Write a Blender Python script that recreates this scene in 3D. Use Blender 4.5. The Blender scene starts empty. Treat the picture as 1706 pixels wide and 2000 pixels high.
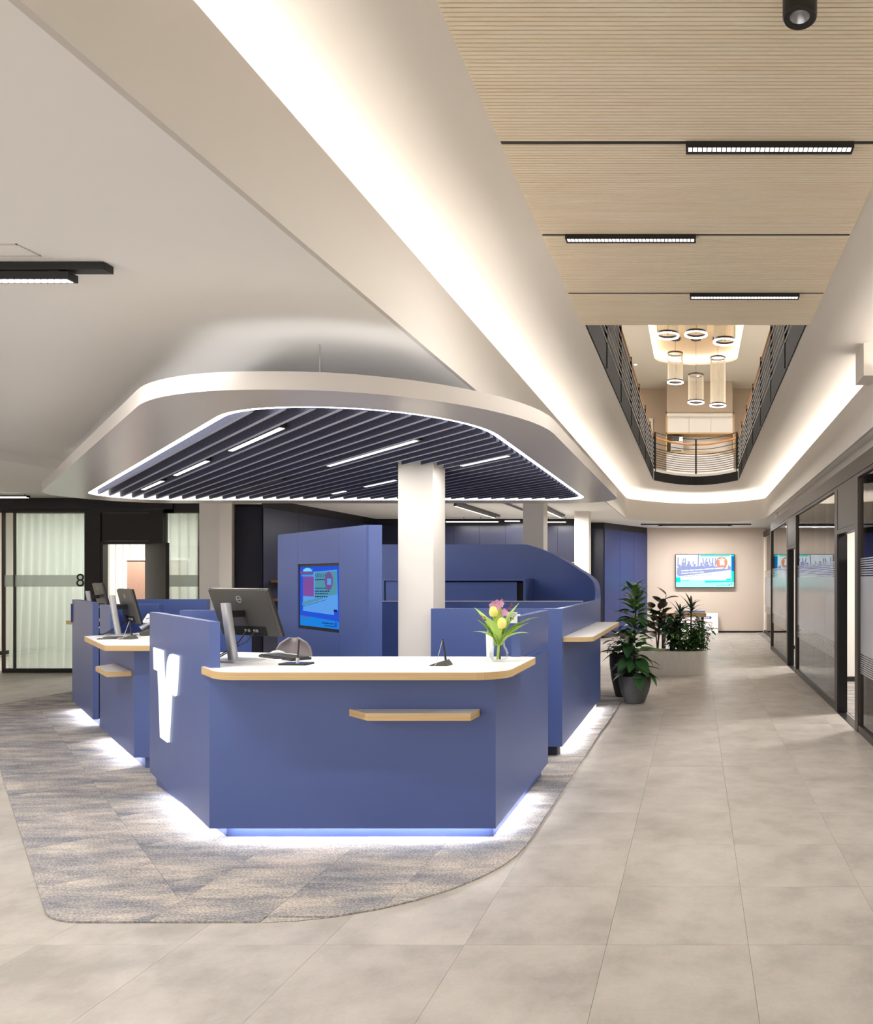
import bpy, math, random
from mathutils import Vector, Matrix
random.seed(7)
PI = math.pi
scn = bpy.context.scene
COL = scn.collection

# ---------------------------------------------------------------- camera, world, exposure
EYE = 1.55
cam_d = bpy.data.cameras.new('camera')
cam = bpy.data.objects.new('camera', cam_d)
COL.objects.link(cam)
cam.location = (0, 0, EYE)
cam.rotation_euler = (PI / 2, 0, 0)
cam_d.sensor_fit = 'VERTICAL'
cam_d.sensor_height = 36.0
cam_d.lens = 36.0 * 1470 / 2000
cam_d.shift_x = -0.2535
cam_d.shift_y = 0.0645
cam_d.clip_start = 0.05
scn.camera = cam

world = bpy.data.worlds.new('world')
scn.world = world
world.use_nodes = True
world.node_tree.nodes['Background'].inputs[0].default_value = (1.0, 0.985, 0.97, 1)
world.node_tree.nodes['Background'].inputs[1].default_value = 1.15

vs = scn.view_settings
vs.view_transform = 'Standard'
vs.look = 'None'
vs.exposure = 0.68
vs.gamma = 1.0
vs.use_curve_mapping = False
cy = scn.cycles
cy.use_denoising = True
cy.max_bounces = 9
cy.diffuse_bounces = 5
cy.glossy_bounces = 4
cy.transmission_bounces = 6
cy.transparent_max_bounces = 16
cy.caustics_reflective = False
cy.caustics_refractive = False
cy.sample_clamp_indirect = 6

# light levels
L_WOOD, L_CANOPY, L_TRACK, L_ROOM, L_UP = 17, 8, 34, 100, 260
L_COVE, L_RING, L_PLINTH, L_LOGO = 14.0, 6.0, 40.0, 0.75
WARM = (1.0, 0.97, 0.93)

# ---------------------------------------------------------------- helpers
def S(r, g, b):
    def f(c):
        c /= 255.0
        return c / 12.92 if c <= 0.04045 else ((c + 0.055) / 1.055) ** 2.4
    return (f(r), f(g), f(b), 1.0)

def nodes(name):
    m = bpy.data.materials.new(name)
    m.use_nodes = True
    nt = m.node_tree
    return m, nt, nt.nodes['Principled BSDF']

def mat(name, col, rough=0.5, metal=0.0, emit=None, es=0.0, spec=0.5, grain=None, bump=0.0):
    """principled material; grain = (scale xyz, second colour, amount)"""
    m, nt, b = nodes(name)
    b.inputs['Base Color'].default_value = col
    b.inputs['Roughness'].default_value = rough
    b.inputs['Metallic'].default_value = metal
    b.inputs['Specular IOR Level'].default_value = spec
    if emit:
        b.inputs['Emission Color'].default_value = emit
        b.inputs['Emission Strength'].default_value = es
    if grain:
        sc, c2, amt = grain
        tc = nt.nodes.new('ShaderNodeNewGeometry')
        mp = nt.nodes.new('ShaderNodeMapping')
        mp.inputs['Scale'].default_value = sc
        nt.links.new(tc.outputs['Position'], mp.inputs['Vector'])
        nz = nt.nodes.new('ShaderNodeTexNoise')
        nz.inputs['Scale'].default_value = 1.0
        nz.inputs['Detail'].default_value = 6
        nt.links.new(mp.outputs[0], nz.inputs['Vector'])
        rp = nt.nodes.new('ShaderNodeMapRange')
        rp.inputs['From Min'].default_value = 0.3
        rp.inputs['From Max'].default_value = 0.7
        rp.inputs['To Max'].default_value = amt
        nt.links.new(nz.outputs['Fac'], rp.inputs['Value'])
        mx = nt.nodes.new('ShaderNodeMix')
        mx.data_type = 'RGBA'
        mx.inputs[6].default_value = col
        mx.inputs[7].default_value = c2
        nt.links.new(rp.outputs[0], mx.inputs[0])
        nt.links.new(mx.outputs[2], b.inputs['Base Color'])
        if bump:
            bp = nt.nodes.new('ShaderNodeBump')
            bp.inputs['Strength'].default_value = bump
            bp.inputs['Distance'].default_value = 0.002
            nt.links.new(nz.outputs['Fac'], bp.inputs['Height'])
            nt.links.new(bp.outputs[0], b.inputs['Normal'])
    return m

def glow(name, col, s):
    m = bpy.data.materials.new(name)
    m.use_nodes = True
    nt = m.node_tree
    nt.nodes.remove(nt.nodes['Principled BSDF'])
    e = nt.nodes.new('ShaderNodeEmission')
    e.inputs[0].default_value = col
    e.inputs[1].default_value = s
    nt.links.new(e.outputs[0], nt.nodes['Material Output'].inputs[0])
    return m

def thin_glass(name, tint, ior=1.45, gloss=(0.9, 0.9, 0.9, 1), rough=0.0, k=1.0):
    m = bpy.data.materials.new(name)
    m.use_nodes = True
    nt = m.node_tree
    nt.nodes.remove(nt.nodes['Principled BSDF'])
    tr = nt.nodes.new('ShaderNodeBsdfTransparent'); tr.inputs[0].default_value = tint
    gl = nt.nodes.new('ShaderNodeBsdfGlossy'); gl.inputs[0].default_value = gloss
    gl.inputs['Roughness'].default_value = rough
    fr = nt.nodes.new('ShaderNodeFresnel'); fr.inputs[0].default_value = ior
    mx = nt.nodes.new('ShaderNodeMixShader')
    ml = nt.nodes.new('ShaderNodeMath'); ml.operation = 'MULTIPLY'; ml.inputs[1].default_value = k
    nt.links.new(fr.outputs[0], ml.inputs[0]); nt.links.new(ml.outputs[0], mx.inputs[0])
    nt.links.new(tr.outputs[0], mx.inputs[1])
    nt.links.new(gl.outputs[0], mx.inputs[2])
    nt.links.new(mx.outputs[0], nt.nodes['Material Output'].inputs[0])
    return m

def film(name, col, clear, ior=1.45):
    """frosted or sheer sheet: diffuse/translucent with some see-through and a glassy sheen"""
    m = bpy.data.materials.new(name)
    m.use_nodes = True
    nt = m.node_tree
    nt.nodes.remove(nt.nodes['Principled BSDF'])
    df = nt.nodes.new('ShaderNodeBsdfDiffuse'); df.inputs[0].default_value = col
    tl = nt.nodes.new('ShaderNodeBsdfTranslucent'); tl.inputs[0].default_value = col
    a = nt.nodes.new('ShaderNodeMixShader'); a.inputs[0].default_value = 0.45
    nt.links.new(df.outputs[0], a.inputs[1]); nt.links.new(tl.outputs[0], a.inputs[2])
    tr = nt.nodes.new('ShaderNodeBsdfTransparent')
    b = nt.nodes.new('ShaderNodeMixShader'); b.inputs[0].default_value = clear
    nt.links.new(a.outputs[0], b.inputs[1]); nt.links.new(tr.outputs[0], b.inputs[2])
    out = b
    if ior:
        gl = nt.nodes.new('ShaderNodeBsdfGlossy'); gl.inputs['Roughness'].default_value = 0.22
        fr = nt.nodes.new('ShaderNodeFresnel'); fr.inputs[0].default_value = ior
        c = nt.nodes.new('ShaderNodeMixShader')
        nt.links.new(fr.outputs[0], c.inputs[0])
        nt.links.new(b.outputs[0], c.inputs[1]); nt.links.new(gl.outputs[0], c.inputs[2])
        out = c
    nt.links.new(out.outputs[0], nt.nodes['Material Output'].inputs[0])
    return m

class MB:
    def __init__(s):
        s.v, s.f, s.m = [], [], []
    def add(s, vs_, fs, mi=0):
        n = len(s.v)
        s.v += [tuple(p) for p in vs_]
        for f in fs:
            s.f.append([i + n for i in f]); s.m.append(mi)
        return s
    def box(s, x0, y0, z0, x1, y1, z1, mi=0):
        x0, x1 = sorted((x0, x1)); y0, y1 = sorted((y0, y1)); z0, z1 = sorted((z0, z1))
        return s.add([(x0,y0,z0),(x1,y0,z0),(x1,y1,z0),(x0,y1,z0),(x0,y0,z1),(x1,y0,z1),(x1,y1,z1),(x0,y1,z1)],
                     [(0,3,2,1),(4,5,6,7),(0,1,5,4),(1,2,6,5),(2,3,7,6),(3,0,4,7)], mi)
    def prism(s, pts, z0, z1, side=0, top=0, bot=None):
        """plan polygon (counter-clockwise) extruded in z"""
        a = sum(pts[i][0]*pts[(i+1)%len(pts)][1]-pts[(i+1)%len(pts)][0]*pts[i][1] for i in range(len(pts)))
        if a < 0: pts = pts[::-1]
        n = len(pts)
        vs_ = [(x, y, z0) for x, y in pts] + [(x, y, z1) for x, y in pts]
        s.add(vs_, [(i, (i+1) % n, n+(i+1) % n, n+i) for i in range(n)], side)
        s.add(vs_[n:], [tuple(range(n))], top)
        s.add(vs_[:n], [tuple(range(n-1, -1, -1))], side if bot is None else bot)
        return s
    def obox(s, a, b, t0, t1, z0, z1, mi=0):
        """upright slab along a->b in plan; t0..t1 offsets to the left of a->b"""
        d = (Vector(b) - Vector(a)).normalized(); n = Vector((-d.y, d.x))
        a, b = Vector(a), Vector(b)
        return s.prism([tuple(a+n*t0), tuple(b+n*t0), tuple(b+n*t1), tuple(a+n*t1)], z0, z1, mi, mi)
    def loft(s, rows, mi=0, close=False):
        n = len(rows[0]); base = len(s.v)
        for r in rows: s.v += [tuple(p) for p in r]
        for i in range(len(rows)-1):
            for j in range(n if close else n-1):
                k = (j+1) % n
                s.f.append([base+i*n+j, base+i*n+k, base+(i+1)*n+k, base+(i+1)*n+j]); s.m.append(mi)
        return s
    def lathe(s, prof, c=(0,0,0), n=24, mi=0):
        rows = [[(c[0]+r*math.cos(2*PI*j/n), c[1]+r*math.sin(2*PI*j/n), c[2]+z) for j in range(n)] for r, z in prof]
        return s.loft(rows, mi, True)
    def cyl(s, c, r, z0, z1, n=20, mi=0):
        return s.lathe([(0.0001, z0), (r, z0), (r, z1), (0.0001, z1)], (c[0], c[1], 0), n, mi)
    def tube(s, path, r, n=8, mi=0, closed=False):
        path = [Vector(p) for p in path]; rows = []; m = len(path)
        for i, p in enumerate(path):
            if closed: t = path[(i+1) % m] - path[i-1]
            else: t = path[min(i+1, m-1)] - path[max(i-1, 0)]
            t.normalize()
            up = Vector((0,0,1)) if abs(t.z) < 0.9 else Vector((1,0,0))
            a = t.cross(up).normalized(); b = t.cross(a).normalized()
            rr = r[i] if isinstance(r, (list, tuple)) else r
            rows.append([p + (a*math.cos(2*PI*k/n) + b*math.sin(2*PI*k/n))*rr for k in range(n)])
        if closed: rows.append(rows[0])
        s.loft(rows, mi, True)
        if not closed:
            k = len(s.v)
            s.f.append(list(range(k-n, k))); s.m.append(mi)
            k0 = k - n*len(rows)
            s.f.append(list(range(k0+n-1, k0-1, -1))); s.m.append(mi)
        return s
    def build(s, name, mats, parent=None, smooth=False, kind=None, local=False, label=None, bevel=0):
        me = bpy.data.meshes.new(name)
        me.from_pydata(s.v, [], s.f)
        ms = mats if isinstance(mats, (list, tuple)) else [mats]
        for m in ms: me.materials.append(m)
        me.polygons.foreach_set('material_index', s.m)
        if smooth:
            me.polygons.foreach_set('use_smooth', [True]*len(me.polygons))
            me.set_sharp_from_angle(angle=math.radians(38))
        me.update()
        o = bpy.data.objects.new(name, me)
        COL.objects.link(o)
        if parent is not None: adopt(o, parent, local)
        if kind: o['kind'] = kind
        if label: o['label'] = label
        if bevel:
            md = o.modifiers.new('bevel', 'BEVEL'); md.width = bevel; md.segments = 2; md.limit_method = 'ANGLE'
        return o

def adopt(o, parent, local=False):
    o.parent = parent
    if not local and parent.parent is None and parent.type == 'EMPTY':
        o.location = -Vector(parent.location)

def tag(o, label=None, cat=None, group=None, kind=None):
    if label: o['label'] = label
    if cat: o['category'] = cat
    if group: o['group'] = group
    if kind: o['kind'] = kind
    return o

def thing(name, label, cat, loc=(0,0,0), rz=0.0, group=None, kind=None):
    o = bpy.data.objects.new(name, None)
    COL.objects.link(o)
    o.empty_display_size = 0.1
    o.location = loc; o.rotation_euler = (0, 0, rz)
    return tag(o, label, cat, group, kind)

def struct(name, loc=(0,0,0), label=None):
    return thing(name, label, None, loc, 0, None, 'structure')

def dup(root, loc=None, rz=None, label=None):
    r = root.copy(); COL.objects.link(r)
    if loc is not None: r.location = loc
    if rz is not None: r.rotation_euler = (0, 0, rz)
    if label: r['label'] = label
    for ch in list(root.children):
        c = ch.copy(); COL.objects.link(c); c.parent = r
        for g in list(ch.children):
            d = g.copy(); COL.objects.link(d); d.parent = c
    return r

def area(name, loc, sx, sy, power, parent=None, rot=(0,0,0), col=WARM, spread=PI):
    l = bpy.data.lights.new(name, 'AREA')
    l.shape = 'RECTANGLE'; l.size = sx; l.size_y = sy
    l.energy = power; l.color = col; l.spread = spread
    o = bpy.data.objects.new(name, l); COL.objects.link(o)
    o.location = loc; o.rotation_euler = rot
    if parent is not None:
        o.parent = parent; o.location = Vector(loc) - Vector(parent.location)
    return o

def roundpoly(pts, rad, seg=10):
    out = []; n = len(pts)
    for i in range(n):
        p, a, b = Vector(pts[i]), Vector(pts[i-1]), Vector(pts[(i+1) % n])
        r = rad[i] if isinstance(rad, (list, tuple)) else rad
        u, v = (a-p).normalized(), (b-p).normalized()
        ang = u.angle(v)
        if r <= 1e-4:
            out += [tuple(p)] * (seg+1 if isinstance(rad, (list, tuple)) and min(rad) > 0 else 1); continue
        d = r / math.tan(ang/2)
        c = p + (u+v).normalized() * (r/math.sin(ang/2))
        s0, s1 = p+u*d-c, p+v*d-c
        a0 = math.atan2(s0.y, s0.x); da = math.atan2(s1.y, s1.x)-a0
        while da > PI: da -= 2*PI
        while da < -PI: da += 2*PI
        for k in range(seg+1):
            t = a0 + da*k/seg
            out.append((c.x+r*math.cos(t), c.y+r*math.sin(t)))
    return out

def clip_half(poly, nx, ny, c):
    """keep nx*x+ny*y<=c"""
    out = []
    for i in range(len(poly)):
        p, q = poly[i], poly[(i+1) % len(poly)]
        dp, dq = nx*p[0]+ny*p[1]-c, nx*q[0]+ny*q[1]-c
        if dp <= 0: out.append(p)
        if dp*dq < 0:
            t = dp/(dp-dq); out.append((p[0]+(q[0]-p[0])*t, p[1]+(q[1]-p[1])*t))
    return out

def inside(poly, x, y):
    r = False; j = len(poly)-1
    for i in range(len(poly)):
        xi, yi = poly[i]; xj, yj = poly[j]
        if (yi > y) != (yj > y) and x < (xj-xi)*(y-yi)/(yj-yi)+xi: r = not r
        j = i
    return r

def parea(p):
    return abs(sum(p[i][0]*p[(i+1)%len(p)][1]-p[(i+1)%len(p)][0]*p[i][1] for i in range(len(p))))/2

def text(name, body, size, mat_, parent, loc, rot, extrude=0.0005, local=True):
    c = bpy.data.curves.new(name, 'FONT')
    c.body = body; c.size = size; c.extrude = extrude; c.align_x = 'CENTER'; c.align_y = 'CENTER'
    c.materials.append(mat_)
    tmp = bpy.data.objects.new(name, c); COL.objects.link(tmp)
    bpy.context.view_layer.update()
    me = bpy.data.meshes.new_from_object(tmp.evaluated_get(bpy.context.evaluated_depsgraph_get()))
    bpy.data.objects.remove(tmp)
    o = bpy.data.objects.new(name, me); COL.objects.link(o)
    o.parent = parent; o.location = loc; o.rotation_euler = rot
    return o

# ---------------------------------------------------------------- materials
M = {}
M['plaster'] = mat('plaster', S(226, 220, 212), 0.75, grain=((1.3,1.3,1.3), S(219,212,203), 0.6))
M['ceiling'] = mat('ceiling_paint', S(243, 241, 236), 0.8)
M['fascia'] = mat('fascia_paint_shaded', S(212, 206, 198), 0.8)  # ceiling paint again, darkened to put the fascia's shade into its colour
M['vault'] = mat('vault_paint', S(230, 224, 216), 0.8)
M['beige'] = mat('beige_wall', S(220, 204, 190), 0.8)
M['satin'] = mat('satin_white', S(206, 199, 192), 0.28, spec=0.6)
M['blue'] = mat('blue_laminate', S(75, 92, 147), 0.36, grain=((3,3,3), S(71,88,142), 0.7))
M['navy'] = mat('navy_laminate', S(38, 40, 62), 0.32)
M['navyglow'] = mat('navy_laminate_blue_glow', S(44, 58, 112), 0.3)  # navy laminate with the blue glow on the slanted wall put into its colour
M['navyedge'] = mat('navy_band', S(22, 20, 26), 0.4)
M['wood'] = mat('oak_edge', S(208, 178, 130), 0.5, grain=((3,3,160), S(190,154,104), 0.8))
M['oakslat'] = mat('pale_slat', S(222, 196, 160), 0.6)
M['groove'] = mat('slat_groove', S(104, 76, 46), 0.9)
M['screed'] = mat('screed', S(150, 142, 132), 0.9)
M['white_top'] = mat('white_laminate', S(232, 230, 228), 0.4)
M['black'] = mat('black_metal', S(22, 20, 20), 0.4)
M['void'] = mat('black_shadow_gap', S(10, 9, 9), 0.8)
M['rod'] = mat('pale_steel_rod', S(240, 237, 233), 0.4)
M['iron'] = mat('dark_iron', S(26, 22, 20), 0.7, spec=0.2)
M['chain'] = mat('pale_chain', S(226, 220, 204), 0.5)
M['bronze'] = mat('bronze_frame', S(60, 50, 45), 0.42, metal=0.3)
M['steel'] = mat('brushed_steel', S(190, 190, 190), 0.3, metal=0.9)
M['silver'] = mat('silver_plastic', S(200, 200, 202), 0.35, metal=0.4)
M['dgrey'] = mat('dark_grey_plastic', S(74, 71, 66), 0.38)
M['dark'] = mat('black_plastic', S(28, 27, 28), 0.35)
M['greyshell'] = mat('grey_shell', S(168, 158, 154), 0.5)
M['felt'] = mat('felt_baffle', S(90, 94, 118), 0.9, grain=((90,90,90), S(64,67,90), 1.0))
M['feltedge'] = mat('felt_cut_edge', S(190, 190, 204), 0.9)
M['glass'] = thin_glass('clear_glass', (0.95, 0.97, 0.96, 1), 1.5)
M['gglass'] = thin_glass('green_glass', (0.93, 0.965, 0.945, 1), 1.35)
M['vaseglass'] = thin_glass('vase_glass', (0.96, 0.975, 0.975, 1), 1.3, (1, 1, 1, 1), 0.12, 0.3)
M['frost'] = film('frosted_film', S(232, 236, 242), 0.16)
M['frostgreen'] = film('frosted_green_film', S(214, 222, 214), 0.55)
M['sheer'] = film('sheer_curtain', S(222, 228, 222), 0.12, ior=0)
M['curtain'] = mat('curtain_cloth', S(216, 214, 206), 0.9)
M['led'] = glow('cove_led', (1.0, 0.955, 0.895, 1), L_COVE)
M['ring'] = glow('canopy_led', (1.0, 0.98, 0.96, 1), L_RING)
M['plinthled'] = glow('plinth_led', (1.0, 0.985, 0.96, 1), L_PLINTH)
M['logo'] = glow('logo_acrylic', (0.98, 1.0, 1.0, 1), L_LOGO)
M['lamp'] = glow('lamp_lens', (1.0, 0.95, 0.9, 1), 2.2)
M['pendled'] = glow('pendant_led', (1.0, 0.97, 0.93, 1), 7.0)
M['spot'] = glow('spot_lens', (1.0, 0.95, 0.88, 1), 12.0)
M['pot'] = mat('charcoal_pot', S(84, 84, 86), 0.6, grain=((30,30,30), S(72,72,74), 0.6))
M['potdark'] = mat('black_pot', S(46, 44, 44), 0.5)
M['soil'] = mat('soil', S(46, 36, 28), 0.95)
M['planter'] = mat('planter_white', S(222, 218, 210), 0.6, grain=((60,60,4), S(205,200,190), 0.8))
M['leaf'] = mat('leaf_green', S(60, 100, 52), 0.4, grain=((8,8,8), S(38,74,38), 1.0))
M['leaflight'] = mat('leaf_light_green', S(92, 130, 62), 0.42)
M['leafdark'] = mat('leaf_dark', S(38, 58, 40), 0.3)
M['leafbrown'] = mat('leaf_bronze', S(70, 62, 48), 0.3)
M['stem'] = mat('stem_brown', S(58, 48, 36), 0.7)
M['tulipleaf'] = mat('tulip_leaf', S(172, 204, 92), 0.45)
M['tulip'] = mat('tulip_yellow', S(240, 232, 130), 0.5)
M['pink'] = mat('orchid_pink', S(214, 156, 188), 0.5)
M['mauve'] = mat('orchid_mauve', S(130, 70, 90), 0.5)
M['paper'] = mat('white_paper', S(236, 236, 240), 0.6)
M['orange'] = mat('orange_wood', S(196, 138, 76), 0.5)
M['pin'] = mat('brown_fabric', S(150, 118, 100), 0.9, grain=((20,20,160), S(128,98,84), 1.0))
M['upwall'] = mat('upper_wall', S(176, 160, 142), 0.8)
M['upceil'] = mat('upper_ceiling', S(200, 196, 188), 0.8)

def tile_mat():
    m, nt, b = nodes('stone_floor_tile')
    geo = nt.nodes.new('ShaderNodeNewGeometry')
    oi = nt.nodes.new('ShaderNodeObjectInfo')
    ad = nt.nodes.new('ShaderNodeMath'); ad.operation = 'ADD'
    nt.links.new(geo.outputs['Random Per Island'], ad.inputs[0]); nt.links.new(oi.outputs['Random'], ad.inputs[1])
    sc = nt.nodes.new('ShaderNodeMath'); sc.operation = 'MULTIPLY'; sc.inputs[1].default_value = 37.0
    nt.links.new(ad.outputs[0], sc.inputs[0])
    cb = nt.nodes.new('ShaderNodeCombineXYZ'); nt.links.new(sc.outputs[0], cb.inputs[2])
    va = nt.nodes.new('ShaderNodeVectorMath'); va.operation = 'ADD'
    nt.links.new(geo.outputs['Position'], va.inputs[0]); nt.links.new(cb.outputs[0], va.inputs[1])
    n1 = nt.nodes.new('ShaderNodeTexNoise'); n1.inputs['Scale'].default_value = 3.2; n1.inputs['Detail'].default_value = 8; n1.inputs['Roughness'].default_value = 0.62
    nt.links.new(va.outputs[0], n1.inputs['Vector'])
    n2 = nt.nodes.new('ShaderNodeTexNoise'); n2.inputs['Scale'].default_value = 60; n2.inputs['Detail'].default_value = 4
    nt.links.new(va.outputs[0], n2.inputs['Vector'])
    r = nt.nodes.new('ShaderNodeValToRGB')
    r.color_ramp.elements[0].position = 0.34; r.color_ramp.elements[0].color = S(166, 159, 150)
    r.color_ramp.elements[1].position = 0.66; r.color_ramp.elements[1].color = S(194, 186, 177)
    e = r.color_ramp.elements.new(0.5); e.color = S(183, 175, 166)
    nt.links.new(n1.outputs['Fac'], r.inputs[0])
    mx = nt.nodes.new('ShaderNodeMix'); mx.data_type = 'RGBA'; mx.blend_type = 'MULTIPLY'; mx.inputs[0].default_value = 0.22
    nt.links.new(r.outputs[0], mx.inputs[6]); nt.links.new(n2.outputs['Color'], mx.inputs[7])
    hs = nt.nodes.new('ShaderNodeHueSaturation'); hs.inputs['Saturation'].default_value = 0.9
    mr = nt.nodes.new('ShaderNodeMapRange'); mr.inputs['From Max'].default_value = 2.0
    mr.inputs['To Min'].default_value = 0.96; mr.inputs['To Max'].default_value = 1.1
    nt.links.new(ad.outputs[0], mr.inputs['Value']); nt.links.new(mr.outputs[0], hs.inputs['Value'])
    nt.links.new(mx.outputs[2], hs.inputs['Color'])
    nt.links.new(hs.outputs[0], b.inputs['Base Color'])
    b.inputs['Roughness'].default_value = 0.42
    b.inputs['Specular IOR Level'].default_value = 0.35
    bp = nt.nodes.new('ShaderNodeBump'); bp.inputs['Strength'].default_value = 0.08; bp.inputs['Distance'].default_value = 0.002
    nt.links.new(n2.outputs['Fac'], bp.inputs['Height']); nt.links.new(bp.outputs[0], b.inputs['Normal'])
    return m
M['tile'] = tile_mat()

def carpet_mat():
    m, nt, b = nodes('carpet_pile')
    geo = nt.nodes.new('ShaderNodeNewGeometry')
    oi = nt.nodes.new('ShaderNodeObjectInfo')
    sc = nt.nodes.new('ShaderNodeMath'); sc.operation = 'MULTIPLY'; sc.inputs[1].default_value = 50.0
    nt.links.new(oi.outputs['Random'], sc.inputs[0])
    cb = nt.nodes.new('ShaderNodeCombineXYZ'); nt.links.new(sc.outputs[0], cb.inputs[2])
    va = nt.nodes.new('ShaderNodeVectorMath'); va.operation = 'ADD'
    nt.links.new(geo.outputs['Position'], va.inputs[0]); nt.links.new(cb.outputs[0], va.inputs[1])
    mp = nt.nodes.new('ShaderNodeMapping'); mp.inputs['Rotation'].default_value = (0, 0, -0.25); mp.inputs['Scale'].default_value = (1.3, 4.0, 1.0)
    nt.links.new(va.outputs[0], mp.inputs['Vector'])
    n1 = nt.nodes.new('ShaderNodeTexNoise'); n1.inputs['Scale'].default_value = 1.6; n1.inputs['Detail'].default_value = 5; n1.inputs['Roughness'].default_value = 0.65
    nt.links.new(mp.outputs[0], n1.inputs['Vector'])
    mp2 = nt.nodes.new('ShaderNodeMapping'); mp2.inputs['Scale'].default_value = (85, 120, 1)
    nt.links.new(geo.outputs['Position'], mp2.inputs['Vector'])
    n2 = nt.nodes.new('ShaderNodeTexNoise'); n2.inputs['Scale'].default_value = 1.0; n2.inputs['Detail'].default_value = 3
    nt.links.new(mp2.outputs[0], n2.inputs['Vector'])
    md = nt.nodes.new('ShaderNodeMath'); md.operation = 'MULTIPLY_ADD'; md.inputs[1].default_value = 0.66
    nt.links.new(n2.outputs['Fac'], md.inputs[0])
    s2 = nt.nodes.new('ShaderNodeMath'); s2.operation = 'MULTIPLY_ADD'; s2.inputs[1].default_value = 0.72; s2.inputs[2].default_value = -0.185
    nt.links.new(n1.outputs['Fac'], s2.inputs[0]); nt.links.new(s2.outputs[0], md.inputs[2])
    r = nt.nodes.new('ShaderNodeValToRGB')
    els = r.color_ramp.elements
    els[0].position = 0.30; els[0].color = S(100, 101, 108)
    els[1].position = 0.68; els[1].color = S(204, 192, 180)
    for p, c in ((0.42, S(128, 128, 134)), (0.5, S(154, 149, 146)), (0.58, S(178, 168, 159))):
        e = els.new(p); e.color = c
    nt.links.new(md.outputs[0], r.inputs[0])
    nt.links.new(r.outputs[0], b.inputs['Base Color'])
    b.inputs['Roughness'].default_value = 0.95
    b.inputs['Specular IOR Level'].default_value = 0.1
    bp = nt.nodes.new('ShaderNodeBump'); bp.inputs['Strength'].default_value = 0.5; bp.inputs['Distance'].default_value = 0.004
    nt.links.new(n2.outputs['Fac'], bp.inputs['Height']); nt.links.new(bp.outputs[0], b.inputs['Normal'])
    return m
M['carpet'] = carpet_mat()

def slat_mat():
    m, nt, b = nodes('pale_ash_slat')
    oi = nt.nodes.new('ShaderNodeObjectInfo'); geo = nt.nodes.new('ShaderNodeNewGeometry')
    sc = nt.nodes.new('ShaderNodeMath'); sc.operation = 'MULTIPLY'; sc.inputs[1].default_value = 91.0
    nt.links.new(oi.outputs['Random'], sc.inputs[0])
    cb = nt.nodes.new('ShaderNodeCombineXYZ'); nt.links.new(sc.outputs[0], cb.inputs[2])
    va = nt.nodes.new('ShaderNodeVectorMath'); va.operation = 'ADD'
    nt.links.new(geo.outputs['Position'], va.inputs[0]); nt.links.new(cb.outputs[0], va.inputs[1])
    mp = nt.nodes.new('ShaderNodeMapping'); mp.inputs['Scale'].default_value = (2.2, 30, 1)
    nt.links.new(va.outputs[0], mp.inputs['Vector'])
    nz = nt.nodes.new('ShaderNodeTexNoise'); nz.inputs['Scale'].default_value = 1.0; nz.inputs['Detail'].default_value = 4
    nt.links.new(mp.outputs[0], nz.inputs['Vector'])
    r = nt.nodes.new('ShaderNodeValToRGB')
    r.color_ramp.elements[0].position = 0.3; r.color_ramp.elements[0].color = S(246, 230, 200)
    r.color_ramp.elements[1].position = 0.62; r.color_ramp.elements[1].color = S(252, 240, 216)
    nt.links.new(nz.outputs['Fac'], r.inputs[0]); nt.links.new(r.outputs[0], b.inputs['Base Color'])
    b.inputs['Roughness'].default_value = 0.6
    return m
M['slat'] = slat_mat()

# ---------------------------------------------------------------- floor
CARPET = [(-8.5, 10.6), (-8.52, 8.96)] + roundpoly([(-8.52, 8.96), (-2.91, 3.38), (-0.99, 3.38), (-0.92, 10.6)], [0.0001, 0.35, 1.0, 0.0001], 9)[10:30] + [(-0.92, 10.6)]
fl = struct('floor', (0, 0, 0), 'pale greige stone floor laid in square tiles')
MB().box(-14, -3, -0.12, 5.2, 22, -0.006).build('screed', M['screed'], fl)
def tile_mb(x0, y0, x1, y1, mb):
    g, c = 0.0005, 0.001
    lo = [(x0+g, y0+g), (x1-g, y0+g), (x1-g, y1-g), (x0+g, y1-g)]
    hi = [(x0+g+c, y0+g+c), (x1-g-c, y0+g+c), (x1-g-c, y1-g-c), (x0+g+c, y1-g-c)]
    v = [(x, y, -0.006) for x, y in lo] + [(x, y, -0.0006) for x, y in lo] + [(x, y, 0) for x, y in hi]
    mb.add(v, [(0,1,5,4),(1,2,6,5),(2,3,7,6),(3,0,4,7),(4,5,9,8),(5,6,10,9),(6,7,11,10),(7,4,8,11),(8,9,10,11)])
proto_tile = tile_mb
tm = MB(); tile_mb(-0.3, -0.3, 0.3, 0.3, tm)
tile_me = None
rest = MB(); n_t = 0
for iy in range(-11, 32):
    for ix in range(-24, 9):
        x0, y0 = 0.222 + 0.6*ix, 3.18 + 0.6*iy
        cx_, cy_ = x0+0.3, y0+0.3
        if cx_ < -13.8 or cx_ > 5.0: continue
        ins = [inside(CARPET, x, y) for x, y in ((x0, y0), (x0+.6, y0), (x0+.6, y0+.6), (x0, y0+.6))]
        if all(ins): continue
        vis = 1.5 < cy_ < 9.7 and -0.95*cy_-0.4 < cx_ < 1.75 and n_t < 295
        if vis:
            if tile_me is None:
                o = tm.build('tile', M['tile'], fl); tile_me = o.data
            else:
                o = bpy.data.objects.new('tile', tile_me); COL.objects.link(o); o.parent = fl
            o.location = (cx_, cy_, 0); n_t += 1
        else:
            tile_mb(x0, y0, x0+.6, y0+.6, rest)
rest.build('distant_tiles', M['tile'], fl, kind='stuff')

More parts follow.
